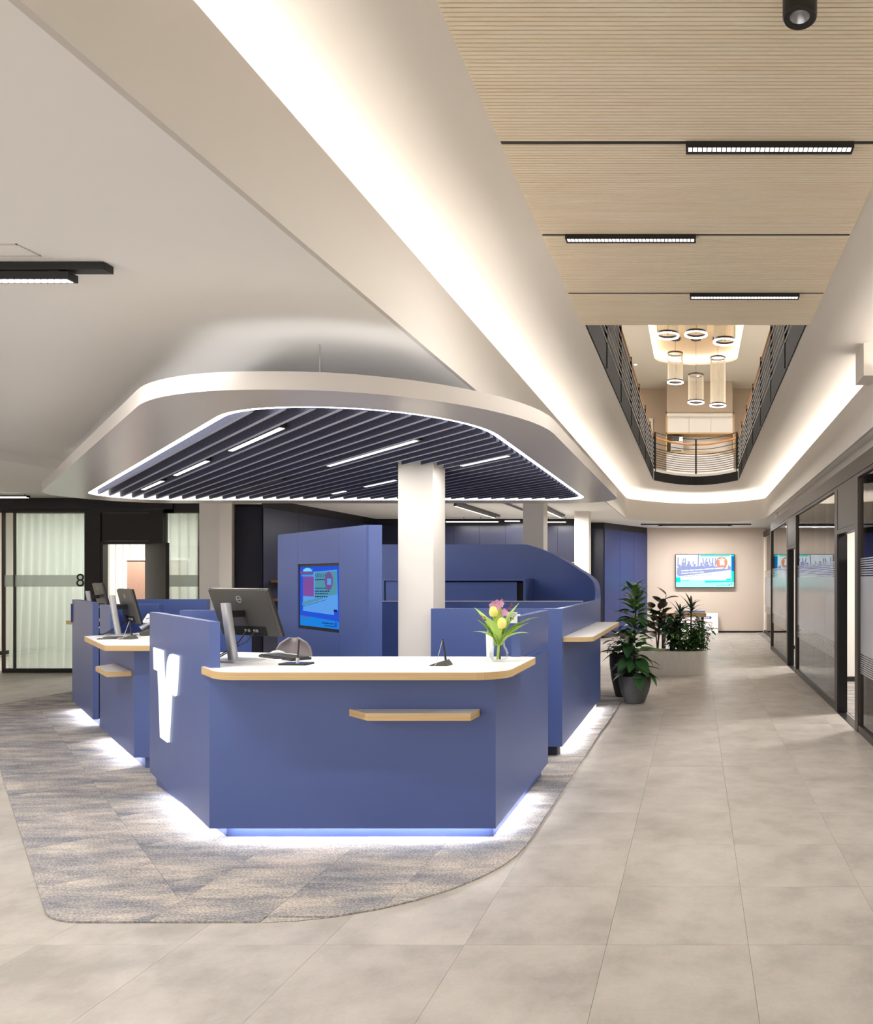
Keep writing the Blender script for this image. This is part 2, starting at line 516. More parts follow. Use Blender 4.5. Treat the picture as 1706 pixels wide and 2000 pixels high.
cp = struct('floor_carpet', (0, 0, 0), 'grey and beige carpet inlay around the reception island')
cp.name = 'carpet'; tag(cp, 'streaky grey and beige carpet inlay around the blue reception island', 'carpet', None, 'thing')
base = MB().prism(CARPET, 0.0005, 0.003).build('backing', M['carpet'], cp)
def carpet_piece(poly):
    if len(poly) < 3 or parea(poly) < 0.004: return
    # shrink slightly so the seams read
    cx_ = sum(p[0] for p in poly)/len(poly); cy_ = sum(p[1] for p in poly)/len(poly)
    q = []
    for x, y in poly:
        d = math.hypot(x-cx_, y-cy_) or 1
        q.append((x-(x-cx_)/d*0.0012, y-(y-cy_)/d*0.0012))
    MB().prism(q, 0.003, 0.008).build('carpet_tile', M['carpet'], cp)
# left band laid along the diagonal, front and right band laid square
diag = clip_half(CARPET, 1, 0.0, -2.46)
front = clip_half(CARPET, -1, 0.0, 2.46)
r2 = math.sqrt(0.5)
for i in range(-8, 14):        # along (-1,1)
    for j in range(-2, 4):     # across
        u0, w0 = i*0.75 + 0.37*(j % 2), 0.30 + j*0.5
        # u = (y-x)/sqrt2, w=(x+y)/sqrt2
        q = diag
        q = clip_half(q, -r2, r2, u0+0.75+4.2); q = clip_half(q, r2, -r2, -(u0+4.2)) if q else q
        q = clip_half(q, r2, r2, w0+0.5) if q else q; q = clip_half(q, -r2, -r2, -w0) if q else q
        if q and w0 < 1.5: carpet_piece(q)
for i in range(0, 4):
    for j in range(0, 26):
        x0, y0 = -2.46 + 0.5*i, 3.25 + 0.375*j + 0.18*(i % 2)
        if x0 < -1.3 and y0 > 4.6 and x0+0.5 < -1.3: continue
        q = clip_half(front, 1, 0, x0+0.5); q = clip_half(q, -1, 0, -x0) if q else q
        q = clip_half(q, 0, 1, y0+0.375) if q else q; q = clip_half(q, 0, -1, -y0) if q else q
        if q: carpet_piece(q)

# ---------------------------------------------------------------- ceiling with the lit vault
ZC, ZL, ZV = 2.977, 3.47, 3.72
def outline(off):
    """opening outline, front-left round to front-right, pushed outward by off"""
    w = 1.67 + off
    pts = [(-w, y) for y in (-3, 2, 6, 10, 14, 17.6)]
    end_y, corner_y = 19.4 + off, 18.25 + off*0.7
    wc = w - 0.06
    pts.append((-w + 0.01, corner_y - 0.22))
    for k in range(13):
        t = -1 + 2*k/12
        pts.append((wc*t*0.995, corner_y + (end_y-corner_y)*(1-t*t)))
    return pts + [(-x, y) for x, y in pts[6::-1]]
def void_outline(off=0.0):
    w = 0.945 + off
    pts = [(-w, y) for y in (-3, 2, 6.3, 10, 13, 15.5)] + [(-w, 16.5)]
    for k in range(13):
        t = -1 + 2*k/12
        pts.append((w*t*0.985, 16.72+off*0.6 + 0.88*(1-t*t)))
    return pts + [(-x, y) for x, y in pts[6::-1]]
O = outline(0); NP = len(O)
ce = struct('ceiling', (0, 0, 0), 'white ceiling with a long lit vault over the corridor')
mb = MB()
half = NP//2
OB = outline(0.02); left = OB[:half+1]
mb.prism([(-7.73, -3)] + left + [(left[-1][0], 21.5), (-7.73, 21.5)], ZC, ZC+0.02)
right = OB[half:]
mb.prism([(right[0][0], 21.5)] + right + [(1.95, -3), (1.95, 21.5)], ZC, ZC+0.02)
mb.build('ceiling_board', M['ceiling'], ce)
def ringrow(off, z): return [(x, y, z) for x, y in outline(off)]
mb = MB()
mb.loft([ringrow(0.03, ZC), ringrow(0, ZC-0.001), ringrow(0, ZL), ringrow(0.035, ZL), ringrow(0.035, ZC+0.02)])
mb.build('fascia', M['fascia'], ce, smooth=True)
mb = MB()
rows = [ringrow(0.036, 3.38), ringrow(0.34, 3.38), ringrow(0.36, 3.40), ringrow(0.36, 3.47)]
for k in range(1, 9):
    a = PI/2*k/8
    rows.append(ringrow(0.36 - 0.34*(1-math.cos(a)), 3.47 + 0.25*math.sin(a)))
rows.append([(x, y, ZV) for x, y in void_outline()])
mb.loft(rows)
mb.build('vault', M['vault'], ce, smooth=True)
mb = MB()
mb.loft([ringrow(0.16, 3.395), ringrow(0.205, 3.395)])
mb.build('cove_light_strip', M['led'], ce)
# lower ceiling on the far left with a step
mb = MB()
mb.box(-14, -3, 2.86, -7.73, 22, 2.99)
mb.build('lower_ceiling', M['ceiling'], ce)

# block on the right vault edge
MB().box(1.55, 6.95, 3.42, 2.2, 7.3, 3.72).build('trim_1', M['plaster'], None, kind='structure')

# ---------------------------------------------------------------- ribbed wood ceiling panels
gaps = [3.705, 4.700, 5.664]
ends = [1.73, 2.715] + gaps + [6.372]
ends = [0.75] + ends
slat_me = None
pn = ['over the camera', 'second from the front', 'nearest in view', 'second in view', 'third in view', 'farthest short one']
for i in range(len(ends)-1):
    y0, y1 = ends[i]+0.016, ends[i+1]-0.016
    if i == len(ends)-2: y1 = ends[i+1]
    p = thing('ribbed_ceiling_panel', 'pale ribbed wood ceiling panel, ' + ['behind the downlight, nearest the viewer', 'around the black downlight', 'between the downlight and the first long lamp', 'between the first and second long lamps', 'between the second and third long lamps', 'last short one before the open balcony'][i],
              'ceiling panel', (0, y0, ZV-0.03), 0, 'ribbed wood ceiling panels')
    MB().box(-0.962, y0, ZV-0.012, 0.962, y1, ZV+0.02).build('backing_board', M['groove'], p)
    n = max(1, round((y1-y0)/0.0233)); pitch = (y1-y0)/n
    for k in range(n):
        if slat_me is None:
            o = MB().box(-0.962, 0, 0, 0.962, 1, 0.018).build('slat', M['slat'], p, local=True); slat_me = o.data
        else:
            o = bpy.data.objects.new('slat', slat_me); COL.objects.link(o); o.parent = p
        o.location = (0, k*pitch + 0.0028, 0)
        o.scale = (1, pitch - 0.0056, 1)
MB().box(-0.95, -3, ZV+0.02, 0.95, 6.37, ZV+0.05).build('ceiling_void_lid', M['void'], ce)

def linear_lamp(y, x0, x1, label):
    t = thing('linear_ceiling_lamp', label, 'lamp', ((x0+x1)/2, y, ZV-0.06), 0, 'long black lamps in the wood ceiling')
    b = MB()
    b.box(x0, y-0.02, ZV-0.06, x1, y+0.045, ZV-0.005)
    b.build('housing', M['black'], t)
    n = 34; w = (x1-x0-0.02)/n
    c = MB()
    for k in range(n):
        a = x0+0.01+k*w
        c.box(a+w*0.12, y-0.014, ZV-0.0615, a+w*0.88, y+0.018, ZV-0.060)
    c.build('louvre_cells', M['lamp'], t, kind='stuff')
    area('lamp_light', ((x0+x1)/2, y+0.01, ZV-0.068), x1-x0, 0.035, L_WOOD, t)
    # channel across the panel gap
    return t
for i, g in enumerate(gaps):
    MB().box(-0.962, g-0.0155, ZV-0.024, 0.962, g+0.0155, ZV-0.004).build('ceiling_track', M['black']).location = (0, 0, 0)
for o in [o for o in bpy.data.objects if o.name.startswith('ceiling_track')]:
    i = [o for o in bpy.data.objects if o.name.startswith('ceiling_track')].index(o)
    tag(o, 'black channel across the wood ceiling holding the ' + ['first', 'second', 'third'][i] + ' long lamp from the front', 'track', 'black channels in the wood ceiling')
linear_lamp(3.705, -0.05, 0.776, 'long black louvred lamp in the nearest wood ceiling gap, right of centre')
linear_lamp(4.700, -0.815, 0.0, 'long black louvred lamp in the middle wood ceiling gap, left of centre')
linear_lamp(5.664, -0.046, 0.778, 'long black louvred lamp in the farthest wood ceiling gap, right of centre')

t = thing('downlight', 'black cylindrical downlight hanging from the wood ceiling, top right', 'lamp', (0.363, 2.63, 3.53))
MB().lathe([(0.03, 3.535), (0.036, 3.508), (0.056, 3.505), (0.06, 3.509), (0.06, 3.69), (0.0001, 3.69)], (0.363, 2.63, 0), 32).build('housing', M['black'], t, smooth=True)
MB().lathe([(0.0001, 3.575), (0.022, 3.54), (0.036, 3.51)], (0.363, 2.63, 0), 32).build('reflector', M['steel'], t, smooth=True)
MB().cyl((0.363, 2.63), 0.017, 3.55, 3.555).build('lens', M['lamp'], t)

# ---------------------------------------------------------------- columns
def column(x0, y0, x1, y1, label):
    t = struct('column', ((x0+x1)/2, (y0+y1)/2, 0), label)
    MB().box(x0, y0, 0, x1, y1, ZC).build('shaft', M['plaster'], t, bevel=0.006)
    MB().box(x0-0.008, y0-0.008, 0, x1+0.008, y1+0.008, 0.07).build('base_trim', M['navyedge'], t)
    return t
column(-2.588, 6.53, -2.28, 6.84, 'white square column rising through the canopy')
column(-2.60, 11.3, -2.29, 11.61, 'white column behind the curved screen wall')
column(-2.60, 16.1, -2.29, 16.41, 'farthest white column by the navy cupboards')
column(-7.43, 11.25, -7.13, 11.56, 'white column left of the information pillar')

# ---------------------------------------------------------------- canopy
ZK = 2.52
def kpoly(d):
    f, r, b, l = 4.26-d, -1.34+d, 9.38+d, 1.64-d*math.sqrt(2)
    pts = [(l-f, f), (r, f), (r, b), (l-b, b)]
    return roundpoly(pts, [0.9+d, 0.85+d*0.9, 0.42+d*0.8, 0.5+d*0.8], 14)
kn = thing('canopy', 'white rounded canopy with a light ring hanging over the reception island', 'canopy', (-3.5, 6.8, ZK))
K0, K1 = kpoly(0), kpoly(0.385)
def zr(p, z): return [(x, y, z) for x, y in p]
MB().loft([zr(K0, ZK), zr(K1, ZK), zr(K1, ZK+0.095), zr(K0, ZK+0.095), zr(K0, ZK)], 0, True).build('rim', M['satin'], kn, smooth=True)
MB().loft([zr(kpoly(-0.036), ZK+0.002), zr(kpoly(-0.002), ZK+0.002), zr(kpoly(-0.002), ZK+0.02), zr(kpoly(-0.036), ZK+0.02)], 0, True).build('light_ring', M['ring'], kn)
KI = kpoly(-0.055)
colbox = (-2.61, 6.505, -2.255, 6.865)
c = 1.80
while c < 8.0:
    q = clip_half(clip_half(KI, 1, 1, c+0.0005), -1, -1, -(c-0.0005))
    if len(q) > 2:
        u = [(p[1]-p[0])/2 for p in q]; u0, u1 = min(u)+0.02, max(u)-0.02
        segs = [(u0, u1)]
        # points: x=c/2-u, y=c/2+u ; column interval
        lo = max(c/2-colbox[2], colbox[1]-c/2); hi = min(c/2-colbox[0], colbox[3]-c/2)
        if lo < hi: segs = [(u0, lo-0.02), (hi+0.02, u1)]
        for a, b_ in segs:
            if b_-a < 0.05: continue
            pa, pb = (c/2-a, c/2+a), (c/2-b_, c/2+b_)
            m_ = MB().obox(pa, pb, -0.012, 0.012, ZK+0.004, ZK+0.125, 0)
            m_.m = [1 if f == m_.f[-1] else 0 for f in m_.f]
            m_.build('baffle', [M['felt'], M['feltedge']], kn)
    c += 0.166
for x, y in ((-2.3, 4.6), (-1.6, 8.6), (-6.3, 8.9), (-4.5, 6.7)):
    MB().cyl((x, y), 0.004, ZK+0.1, ZC, 8).build('hanger_rod', M['steel'], kn)

def canopy_lamp(cx_, cy_, ln, label, on=True):
    t = thing('canopy_lamp', label, 'lamp', (cx_, cy_, ZK+0.02), 0, 'linear lamps between the canopy baffles')
    h = ln/2*r2
    a, b_ = (cx_+h, cy_-h), (cx_-h, cy_+h)
    MB().obox(a, b_, -0.024, 0.024, ZK+0.012, ZK+0.06).build('housing', M['black'], t)
    a2, b2 = (cx_+h*0.96, cy_-h*0.96), (cx_-h*0.96, cy_+h*0.96)
    MB().obox(a2, b2, -0.016, 0.016, ZK+0.009, ZK+0.0115).build('lens', M['lamp'] if on else M['dgrey'], t)
    if on: area('lamp_light', (cx_, cy_, ZK+0.004), 0.03, ln*0.9, L_CANOPY, t, rot=(0, 0, PI/4))
# lamps sit midway between baffles: x+y = 1.80+0.166k+0.083
def lamp_at(k, u, ln, label, on=True):
    c = 1.883 + 0.166*k
    canopy_lamp(c/2-u, c/2+u, ln, label, on)
lamp_at(2, 4.26, 1.3, 'longest lit lamp at the front left of the canopy baffles')
lamp_at(2, 5.65, 1.3, 'lit lamp second from the front in the left row of the canopy')
lamp_at(2, 6.88, 1.1, 'lit lamp at the rear end of the left row in the canopy')
lamp_at(9, 4.30, 1.8, 'long lit lamp in the middle of the canopy left of the column')
lamp_at(9, 6.30, 1.4, 'unlit lamp behind the long middle lamp, toward the left rear', False)
lamp_at(16, 5.56, 0.8, 'lit lamp just left of the white column under the canopy')
lamp_at(16, 6.37, 0.4, 'small lit lamp at the canopy rear, left of the column')
lamp_at(16, 4.05, 0.8, 'lit lamp just right of the white column under the canopy')
lamp_at(23, 5.00, 1.0, 'unlit lamp at the right rear of the canopy baffles', False)

# ---------------------------------------------------------------- reception island
PT = 1.297
CT = 1.03
def counter(poly, z, parent, name='countertop', th=0.042):
    b = MB()
    b.prism(poly, z-th, z-0.004, 1, 1)
    b.prism(poly, z-0.004, z, 1, 0)
    return b.build(name, [M['white_top'], M['wood']], parent)
def ledge(poly, z, parent, th=0.04):
    b = MB(); b.prism(poly, z-th, z-0.003, 1, 1); b.prism(poly, z-0.003, z, 1, 0)
    return b.build('bag_ledge', [M['white_top'], M['wood']], parent, label='small oak edged bag ledge')
def plinth(poly, parent):
    MB().prism(poly, 0.008, 0.1).build('plinth', M['blue'], parent)

# desk 1, front
d1 = thing('reception_desk', 'nearest blue reception desk with white counter and glowing white sign', 'desk', (-2.0, 5.0, 0))
MB().prism([(-2.818, 4.357), (-1.16, 4.357), (-1.16, 5.9), (-1.22, 5.9), (-1.22, 5.05), (-2.4, 5.05), (-2.74, 4.44)], 0.1, CT-0.042).build('desk_body', M['blue'], d1)
P1a, P1b = (-2.82, 4.36), (-4.09, 5.632)
t06 = 0.06
MB().prism([P1a, (P1a[0]+0.062, P1a[1]), (P1b[0]+0.062+0.02, P1b[1]-0.02), (P1b[0], P1b[1])], 0.1, PT).build('side_panel', M['blue'], d1, label='tall diagonal blue panel with the sign')
MB().prism([(-1.16, 4.97), (-1.16, 5.9), (-1.22, 5.9), (-1.22, 4.97)], CT, PT).build('privacy_panel', M['blue'], d1, label='blue upright panel at the right of the counter')
MB().box(-4.05, 5.9, 0.1, -3.52, 5.96, PT).build('rear_panel', M['blue'], d1, label='blue upright panel behind the monitor')
ctr1 = roundpoly([(-2.912, 4.425), (-2.64, 4.145), (-1.05, 4.145), (-1.05, 4.985), (-2.59, 4.985), (-2.77, 5.18), (-3.2, 5.3), (-3.58, 5.2), (-2.83, 4.48)], [0.012, 0.25, 0.16, 0.07, 0.05, 0.05, 0.02, 0.02, 0.01], 6)
counter(ctr1, CT, d1)
ledge([(-2.009, 4.358), (-1.835, 4.205), (-1.26, 4.205), (-1.251, 4.358)], 0.792, d1)
plinth([(-2.80, 4.49), (-1.21, 4.49), (-1.21, 5.88), (-1.4, 5.88), (-1.4, 5.0), (-2.4, 5.0), (-2.6, 4.62), (-3.95, 5.62), (-4.03, 5.62)], d1)
def ledstrip(a, b_, off, parent):
    d = (Vector(b_)-Vector(a)).normalized(); n = Vector((-d.y, d.x))*off
    MB().obox(tuple(Vector(a)+n), tuple(Vector(b_)+n), -0.006, 0.006, 0.088, 0.099).build('plinth_light', M['plinthled'], parent)
ledstrip((-2.78, 4.46), (-1.23, 4.46), 0.0, d1)
ledstrip((-1.185, 4.50), (-1.185, 5.35), 0.0, d1)
ledstrip((-2.86, 4.475), (-3.95, 5.565), 0.0, d1)
# the sign: built on the diagonal panel, u runs from the front corner along the panel
SIGN = [(1.592,1.045),(1.262,1.045),(1.253,1.0),(1.176,0.728),(1.136,0.908),(1.112,0.972),(1.073,1.012),(1.025,1.035),(0.97,1.043),(0.766,1.043),
        (0.788,0.938),(0.826,0.801),(0.842,0.780),(0.868,0.769),(0.90,0.768),(0.935,0.775),(0.96,0.79),(0.975,0.81),(1.019,0.636),(1.073,0.434),(1.10,0.428),(1.343,0.428),(1.391,0.709),(1.431,0.888),(1.568,0.888)]
sb = MB()
dirv = Vector((-r2, r2)); nv = Vector((-r2, -r2))
for o0, o1 in ((0.002, 0.012),):
    vv = []
    for o_ in (o0, o1):
        for u, z in SIGN:
            p = Vector(P1a) + dirv*u + nv*o_
            vv.append((p.x, p.y, z))
    n = len(SIGN)
    sb.add(vv, [tuple(range(n, 2*n)), tuple(range(n-1, -1, -1))] + [(i, (i+1) % n, n+(i+1) % n, n+i) for i in range(n)])
sb.build('sign', M['logo'], d1, label='glowing white sign shaped like a split letter V')

# desk 2, middle left
d2 = thing('reception_desk', 'middle blue reception desk on the left with oak edged counter corner', 'desk', (-4.9, 6.8, 0))
MB().prism([(-5.805, 7.325), (-4.54, 6.08), (-4.1, 6.08), (-4.1, 6.14), (-4.3, 6.14), (-5.45, 7.325)], 0.1, CT-0.042).build('desk_body', M['blue'], d2)
MB().prism([(-5.805, 7.325), (-5.36, 6.885), (-5.30, 6.885), (-5.745, 7.325)], CT-0.02, PT-0.004).build('side_panel', M['blue'], d2)
MB().box(-5.74, 7.36, 0.1, -5.25, 7.42, PT-0.002).build('rear_panel', M['blue'], d2)
counter(roundpoly([(-5.465, 6.72), (-4.56, 5.80), (-4.12, 5.80), (-4.12, 6.4), (-4.4, 6.5), (-5.0, 7.2), (-5.3, 7.2)], [0.02, 0.10, 0.02, 0.02, 0.02, 0.02, 0.02], 6), CT, d2)
ledge([(-5.185, 6.71), (-5.17, 6.477), (-4.753, 6.07), (-4.614, 6.15)], 0.79, d2)
plinth([(-5.70, 7.32), (-4.48, 6.12), (-4.15, 6.12), (-4.15, 6.2), (-4.3, 6.2), (-5.4, 7.32)], d2)
ledstrip((-4.62, 6.20), (-5.66, 7.235), 0.0, d2)

# desk 3, rear left
d3 = thing('reception_desk', 'farther blue reception desk on the left, tall diagonal side panel', 'desk', (-6.5, 8.6, 0))
MB().prism([(-6.194, 7.723), (-6.13, 7.723), (-7.33, 8.95), (-7.411, 8.937)], 0.1, PT).build('side_panel', M['blue'], d3)
MB().prism([(-6.19, 7.76), (-5.2, 7.76), (-5.2, 7.82), (-6.2, 7.82)], 0.1, CT-0.042).build('desk_body', M['blue'], d3)
counter([(-6.25, 7.84), (-5.3, 7.70), (-5.3, 8.4), (-6.7, 8.6)], CT, d3)
MB().box(-6.7, 9.0, 0.1, -5.85, 9.06, PT).build('rear_panel', M['blue'], d3)
plinth([(-6.17, 7.80), (-5.3, 7.80), (-5.3, 7.9), (-6.1, 7.95), (-7.2, 8.95), (-7.3, 8.93)], d3)
ledstrip((-6.28, 7.86), (-7.27, 8.85), 0.0, d3)

# desk 4, at the far end of the island
d4 = thing('reception_desk', 'rearmost reception desk, only an oak counter tip shows past the blue panel', 'desk', (-7.2, 9.5, 0))
MB().prism([(-7.55, 9.2), (-7.3, 9.08), (-6.4, 9.16), (-6.4, 9.9), (-7.55, 9.9)], 0.1, CT-0.042).build('desk_body', M['blue'], d4)
counter(roundpoly([(-7.67, 9.15), (-7.3, 9.0), (-6.4, 9.12), (-6.4, 10.0), (-7.67, 10.0)], 0.03, 3), CT, d4)
plinth([(-7.5, 9.3), (-6.5, 9.3), (-6.5, 9.8), (-7.5, 9.8)], d4)

# right-hand back-office unit with the curved screen
wu = thing('curved_partition', 'blue screen wall sweeping from a low side counter up to a tall curved back', 'partition', (-1.7, 8.0, 0))
MB().prism([(-2.28, 6.47), (-1.15, 6.47), (-1.15, 6.53), (-2.28, 6.53)], 0.1, 1.288).build('front_panel', M['blue'], wu)
path = [(-1.15, 6.53, 1.288), (-1.15, 9.0, 1.288)]
R = 1.12; ccx, ccy = -1.15-R, 9.0
prof = [(0,1.288),(3,1.315),(7,1.365),(12,1.425),(20,1.50),(30,1.565),(45,1.66),(60,1.79),(70,1.875),(80,1.945),(90,2.0)]
angs = [3*i for i in range(1, 31)]
for a in angs:
    for (a0, z0), (a1, z1) in zip(prof, prof[1:]):
        if a0 <= a <= a1: z = z0+(z1-z0)*(a-a0)/(a1-a0); break
    path.append((ccx+R*math.cos(math.radians(a)), ccy+R*math.sin(math.radians(a)), z))
path.append((-4.8, 9.0+R, 2.0))
rows = []
for i, (x, y, z) in enumerate(path):
    if i < 2: n = Vector((-1, 0))
    elif i == len(path)-1: n = Vector((0, -1))
    else:
        a = math.radians(angs[i-2]); n = Vector((-math.cos(a), -math.sin(a)))
    xi, yi = x+n.x*0.062, y+n.y*0.062
    rows.append([(x, y, 0.1), (x, y, z), (xi, yi, z), (xi, yi, 0.1)])
b = MB().loft(rows, 0, True)
b.f.append([0,1,2,3]); b.m.append(0); k = len(b.v); b.f.append([k-1,k-2,k-3,k-4]); b.m.append(0)
b.build('curved_panel', M['blue'], wu, smooth=True)
lp = roundpoly([(-1.15, 6.49), (-0.89, 6.49), (-0.89, 8.74), (-1.15, 8.74)], [0.005, 0.10, 0.02, 0.005], 6)
b = MB(); b.prism(lp, 1.0, 1.037, 1, 1); b.prism(lp, 1.037, 1.04, 1, 0)
b.build('side_counter', [M['white_top'], M['wood']], wu, label='white side counter with oak edge')
MB().box(-2.2, 6.55, 0.008, -1.21, 6.6, 0.1).build('plinth', M['navy'], wu)
MB().box(-1.205, 6.6, 0.008, -1.19, 9.0, 0.1).build('plinth', M['satin'], wu)
MB().box(-1.182, 6.62, 0.088, -1.17, 8.95, 0.099).build('plinth_light', M['plinthled'], wu)

t = thing('divider_panel', 'low blue divider panel across the work area behind the column', 'partition', (-2.6, 8.13, 0))
MB().box(-4.0, 8.1, 0.008, -1.22, 8.15, 1.297).build('panel', M['blue'], t, bevel=0.003)
MB().box(-4.0, 8.098, 1.297, -1.22, 8.152, 1.303).build('edge_strip', M['satin'], t)

# sliding-door cabinet
t = thing('sliding_door_cabinet', 'blue sliding door cabinet in front of the tall screen wall', 'cabinet', (-2.9, 9.7, 0))
b = MB()
b.box(-4.0, 9.58, 0.008, -2.17, 10.03, 0.05); b.box(-4.0, 9.58, 1.515, -2.17, 10.03, 1.545)
b.box(-4.0, 9.58, 0.05, -3.97, 10.03, 1.515); b.box(-2.2, 9.58, 0.05, -2.17, 10.03, 1.515); b.box(-3.97, 10.0, 0.05, -2.2, 10.03, 1.515)
b.build('carcass', M['blue'], t)
MB().box(-3.96, 9.60, 0.055, -3.22, 9.618, 1.51).build('door', M['blue'], t)
MB().box(-3.24, 9.622, 0.055, -2.29, 9.64, 1.50).build('door', M['blue'], t)
MB().box(-3.245, 9.596, 0.055, -3.225, 9.621, 1.51).build('door_pull', M['navyedge'], t)
MB().box(-2.29, 9.645, 0.055, -2.205, 9.66, 1.50).build('shadow_gap', M['void'], t)

# information pillar
A, B_ = (-2.787, 6.361), (-4.363, 7.847)
kd = Vector((B_[0]-A[0], B_[1]-A[1])); KL = kd.length; kd.normalize(); kn_ = Vector((-kd.y, kd.x))*1.0   # left of A->B = front side?
front_n = Vector((kd.y, -kd.x))
if front_n.y > 0: front_n = -front_n
def kp(u, off, z):
    p = Vector(A)+kd*u+front_n*off
    return (p.x, p.y, z)
ip = thing('information_pillar', 'tall slanted blue pillar wall with a built-in screen', 'pillar', (-3.55, 7.1, 0))
back = Vector((0.128, 0))
def panel(u0, u1, z0, z1, off0, off1, name, m_, parent=ip, label=None):
    vv = []
    for z in (z0, z1):
        vv += [kp(u0, off1, z), kp(u1, off1, z), kp(u1, off0, z), kp(u0, off0, z)]
    b = MB(); b.add(vv, [(0,3,2,1),(4,5,6,7),(0,1,5,4),(1,2,6,5),(2,3,7,6),(3,0,4,7)])
    return b.build(name, m_, parent, label=label)
# core with the end cut square to the corridor
MB().prism([kp(0, -0.02, 0)[:2], (A[0]+0.128, A[1]+0.012), (B_[0]+0.128, B_[1]+0.012), kp(KL, -0.02, 0)[:2]], 0.008, 2.0).build('core', M['blue'], ip)
g = 0.0015
SU0, SU1, SZ0, SZ1 = 0.575, 1.591, 1.058, 1.682
panel(SU1+g, KL, 0.008, 2.0, -0.02, 0, 'cladding_panel', M['blue'])
panel(SU0+g, SU1-g, SZ1+0.004, 2.0, -0.02, 0, 'cladding_panel', M['blue'])
panel(SU0+g, SU1-g, 0.008, SZ0-0.004, -0.02, 0, 'cladding_panel', M['blue'])
panel(0.0, SU0-g, 0.008, 2.0, -0.02, 0, 'cladding_panel', M['blue'])
scr = panel(SU0, SU1, SZ0, SZ1, -0.0195, -0.012, 'screen', M['dark'], label='dark framed display showing a blue poster')
def emit(name, c, s=1.0): return glow(name, c, s)
E_ = {n: emit('screen_'+n, S(*c), s) for n, c, s in (
    ('cobalt', (40, 84, 214), 0.62), ('azure', (30, 130, 222), 0.62), ('sky', (92, 158, 232), 0.62), ('plum', (116, 70, 140), 0.8),
    ('teal', (84, 150, 170), 0.6), ('mauve', (120, 90, 150), 0.55), ('deep', (36, 40, 130), 0.5), ('cyan', (110, 200, 245), 0.7),
    ('white', (232, 244, 246), 0.85), ('turq', (30, 226, 212), 0.85), ('pale', (176, 246, 240), 0.85), ('slate', (160, 168, 212), 0.8),
    ('salmon', (232, 160, 130), 0.75), ('violet', (150, 160, 222), 0.8), ('dgreen', (60, 180, 175), 0.75))}
class Screen:
    """flat printed picture: polygons in 0..1 fractions stacked in hairline layers"""
    def __init__(s, fn, mats): s.fn, s.mats, s.b, s.k = fn, mats, MB(), 0
    def poly(s, pts, m_):
        if m_ not in s.mats: s.mats.append(m_)
        s.k += 1
        s.b.add([s.fn(x, y, s.k*0.00012) for x, y in pts], [tuple(range(len(pts)))], s.mats.index(m_))
    def rect(s, x0, y0, x1, y1, m_): s.poly([(x0,y0),(x1,y0),(x1,y1),(x0,y1)], m_)
    def disc(s, x, y, rx, ry, m_, n=20): s.poly([(x+rx*math.cos(2*PI*i/n), y+ry*math.sin(2*PI*i/n)) for i in range(n)], m_)
    def bar(s, x0, y0, x1, y1, w, m_):
        d = Vector((x1-x0, y1-y0)).normalized(); n = Vector((-d.y, d.x))*w/2
        s.poly([(x0+n.x,y0+n.y),(x1+n.x,y1+n.y),(x1-n.x,y1-n.y),(x0-n.x,y0-n.y)], m_)
    def words(s, x, y, n, h, slope, m_, rnd, w=0.045):
        for i in range(n):
            l = w*rnd.uniform(0.5, 1.4)
            s.bar(x, y+slope*0, x+l, y+slope*l, h, m_); x += l+0.012; y += slope*(l+0.012)
    def done(s, name, parent): return s.b.build(name, s.mats, parent)
def kfn(x, y, o):
    return kp(SU1-0.03-(SU1-SU0-0.045)*x, -0.0115+o, SZ1-0.022-(SZ1-SZ0-0.05)*y)
r_ = random.Random(3)
sc_ = Screen(kfn, [])
sc_.rect(0, 0, 1, 1, E_['cobalt'])
sc_.poly([(0,.83),(.3,.84),(1,.88),(1,1),(0,1)], E_['azure'])
sc_.poly([(.08,.1),(.94,.06),(.96,.55),(.96,.7),(.87,.73),(.87,.78),(.08,.75)], E_['sky'])
sc_.poly([(.4,.1),(.94,.08),(.94,.45),(.4,.52)], E_['teal'])
sc_.rect(.08, .03, .34, .2, E_['azure'])
sc_.poly([(.08+.12*(1-math.cos(a)), .08-.06*math.sin(a)) for a in [PI*i/10 for i in range(11)]], E_['cyan'])
sc_.rect(.0, .08, .36, .13, E_['mauve'])
sc_.rect(.04, .145, .38, .16, E_['sky'])
sc_.rect(.08, .17, .37, .5, E_['plum'])
for i in range(7): sc_.bar(.1+.04*i, .2+r_.uniform(0,.04), .11+.04*i, .38, .012, E_['mauve'])
for i in range(8): sc_.bar(.42+.04*i, .1+r_.uniform(0,.03), .43+.04*i, .18, .01, E_['deep'])
for y in (.22, .36, .41, .45, .5): sc_.words(.41, y, 6, .016, -.02, E_['deep'], r_)
sc_.disc(.76, .24, .1, .15, E_['mauve']); sc_.rect(.72, .2, .82, .3, E_['sky'])
sc_.poly([(.08,.6),(.6,.5),(.62,.53),(.08,.66)], E_['teal'])
sc_.bar(.08, .68, .7, .54, .006, E_['deep'])
sc_.rect(.88, .69, .96, .73, E_['deep'])
sc_.words(.60, .92, 5, .018, 0, E_['deep'], r_); sc_.words(.66, .96, 4, .014, 0, E_['deep'], r_)
sc_.rect(.9, .89, .96, .97, E_['cobalt'])
sc_.bar(.08, .86, .24, .84, .02, E_['mauve'])
sc_.done('screen_picture', scr)

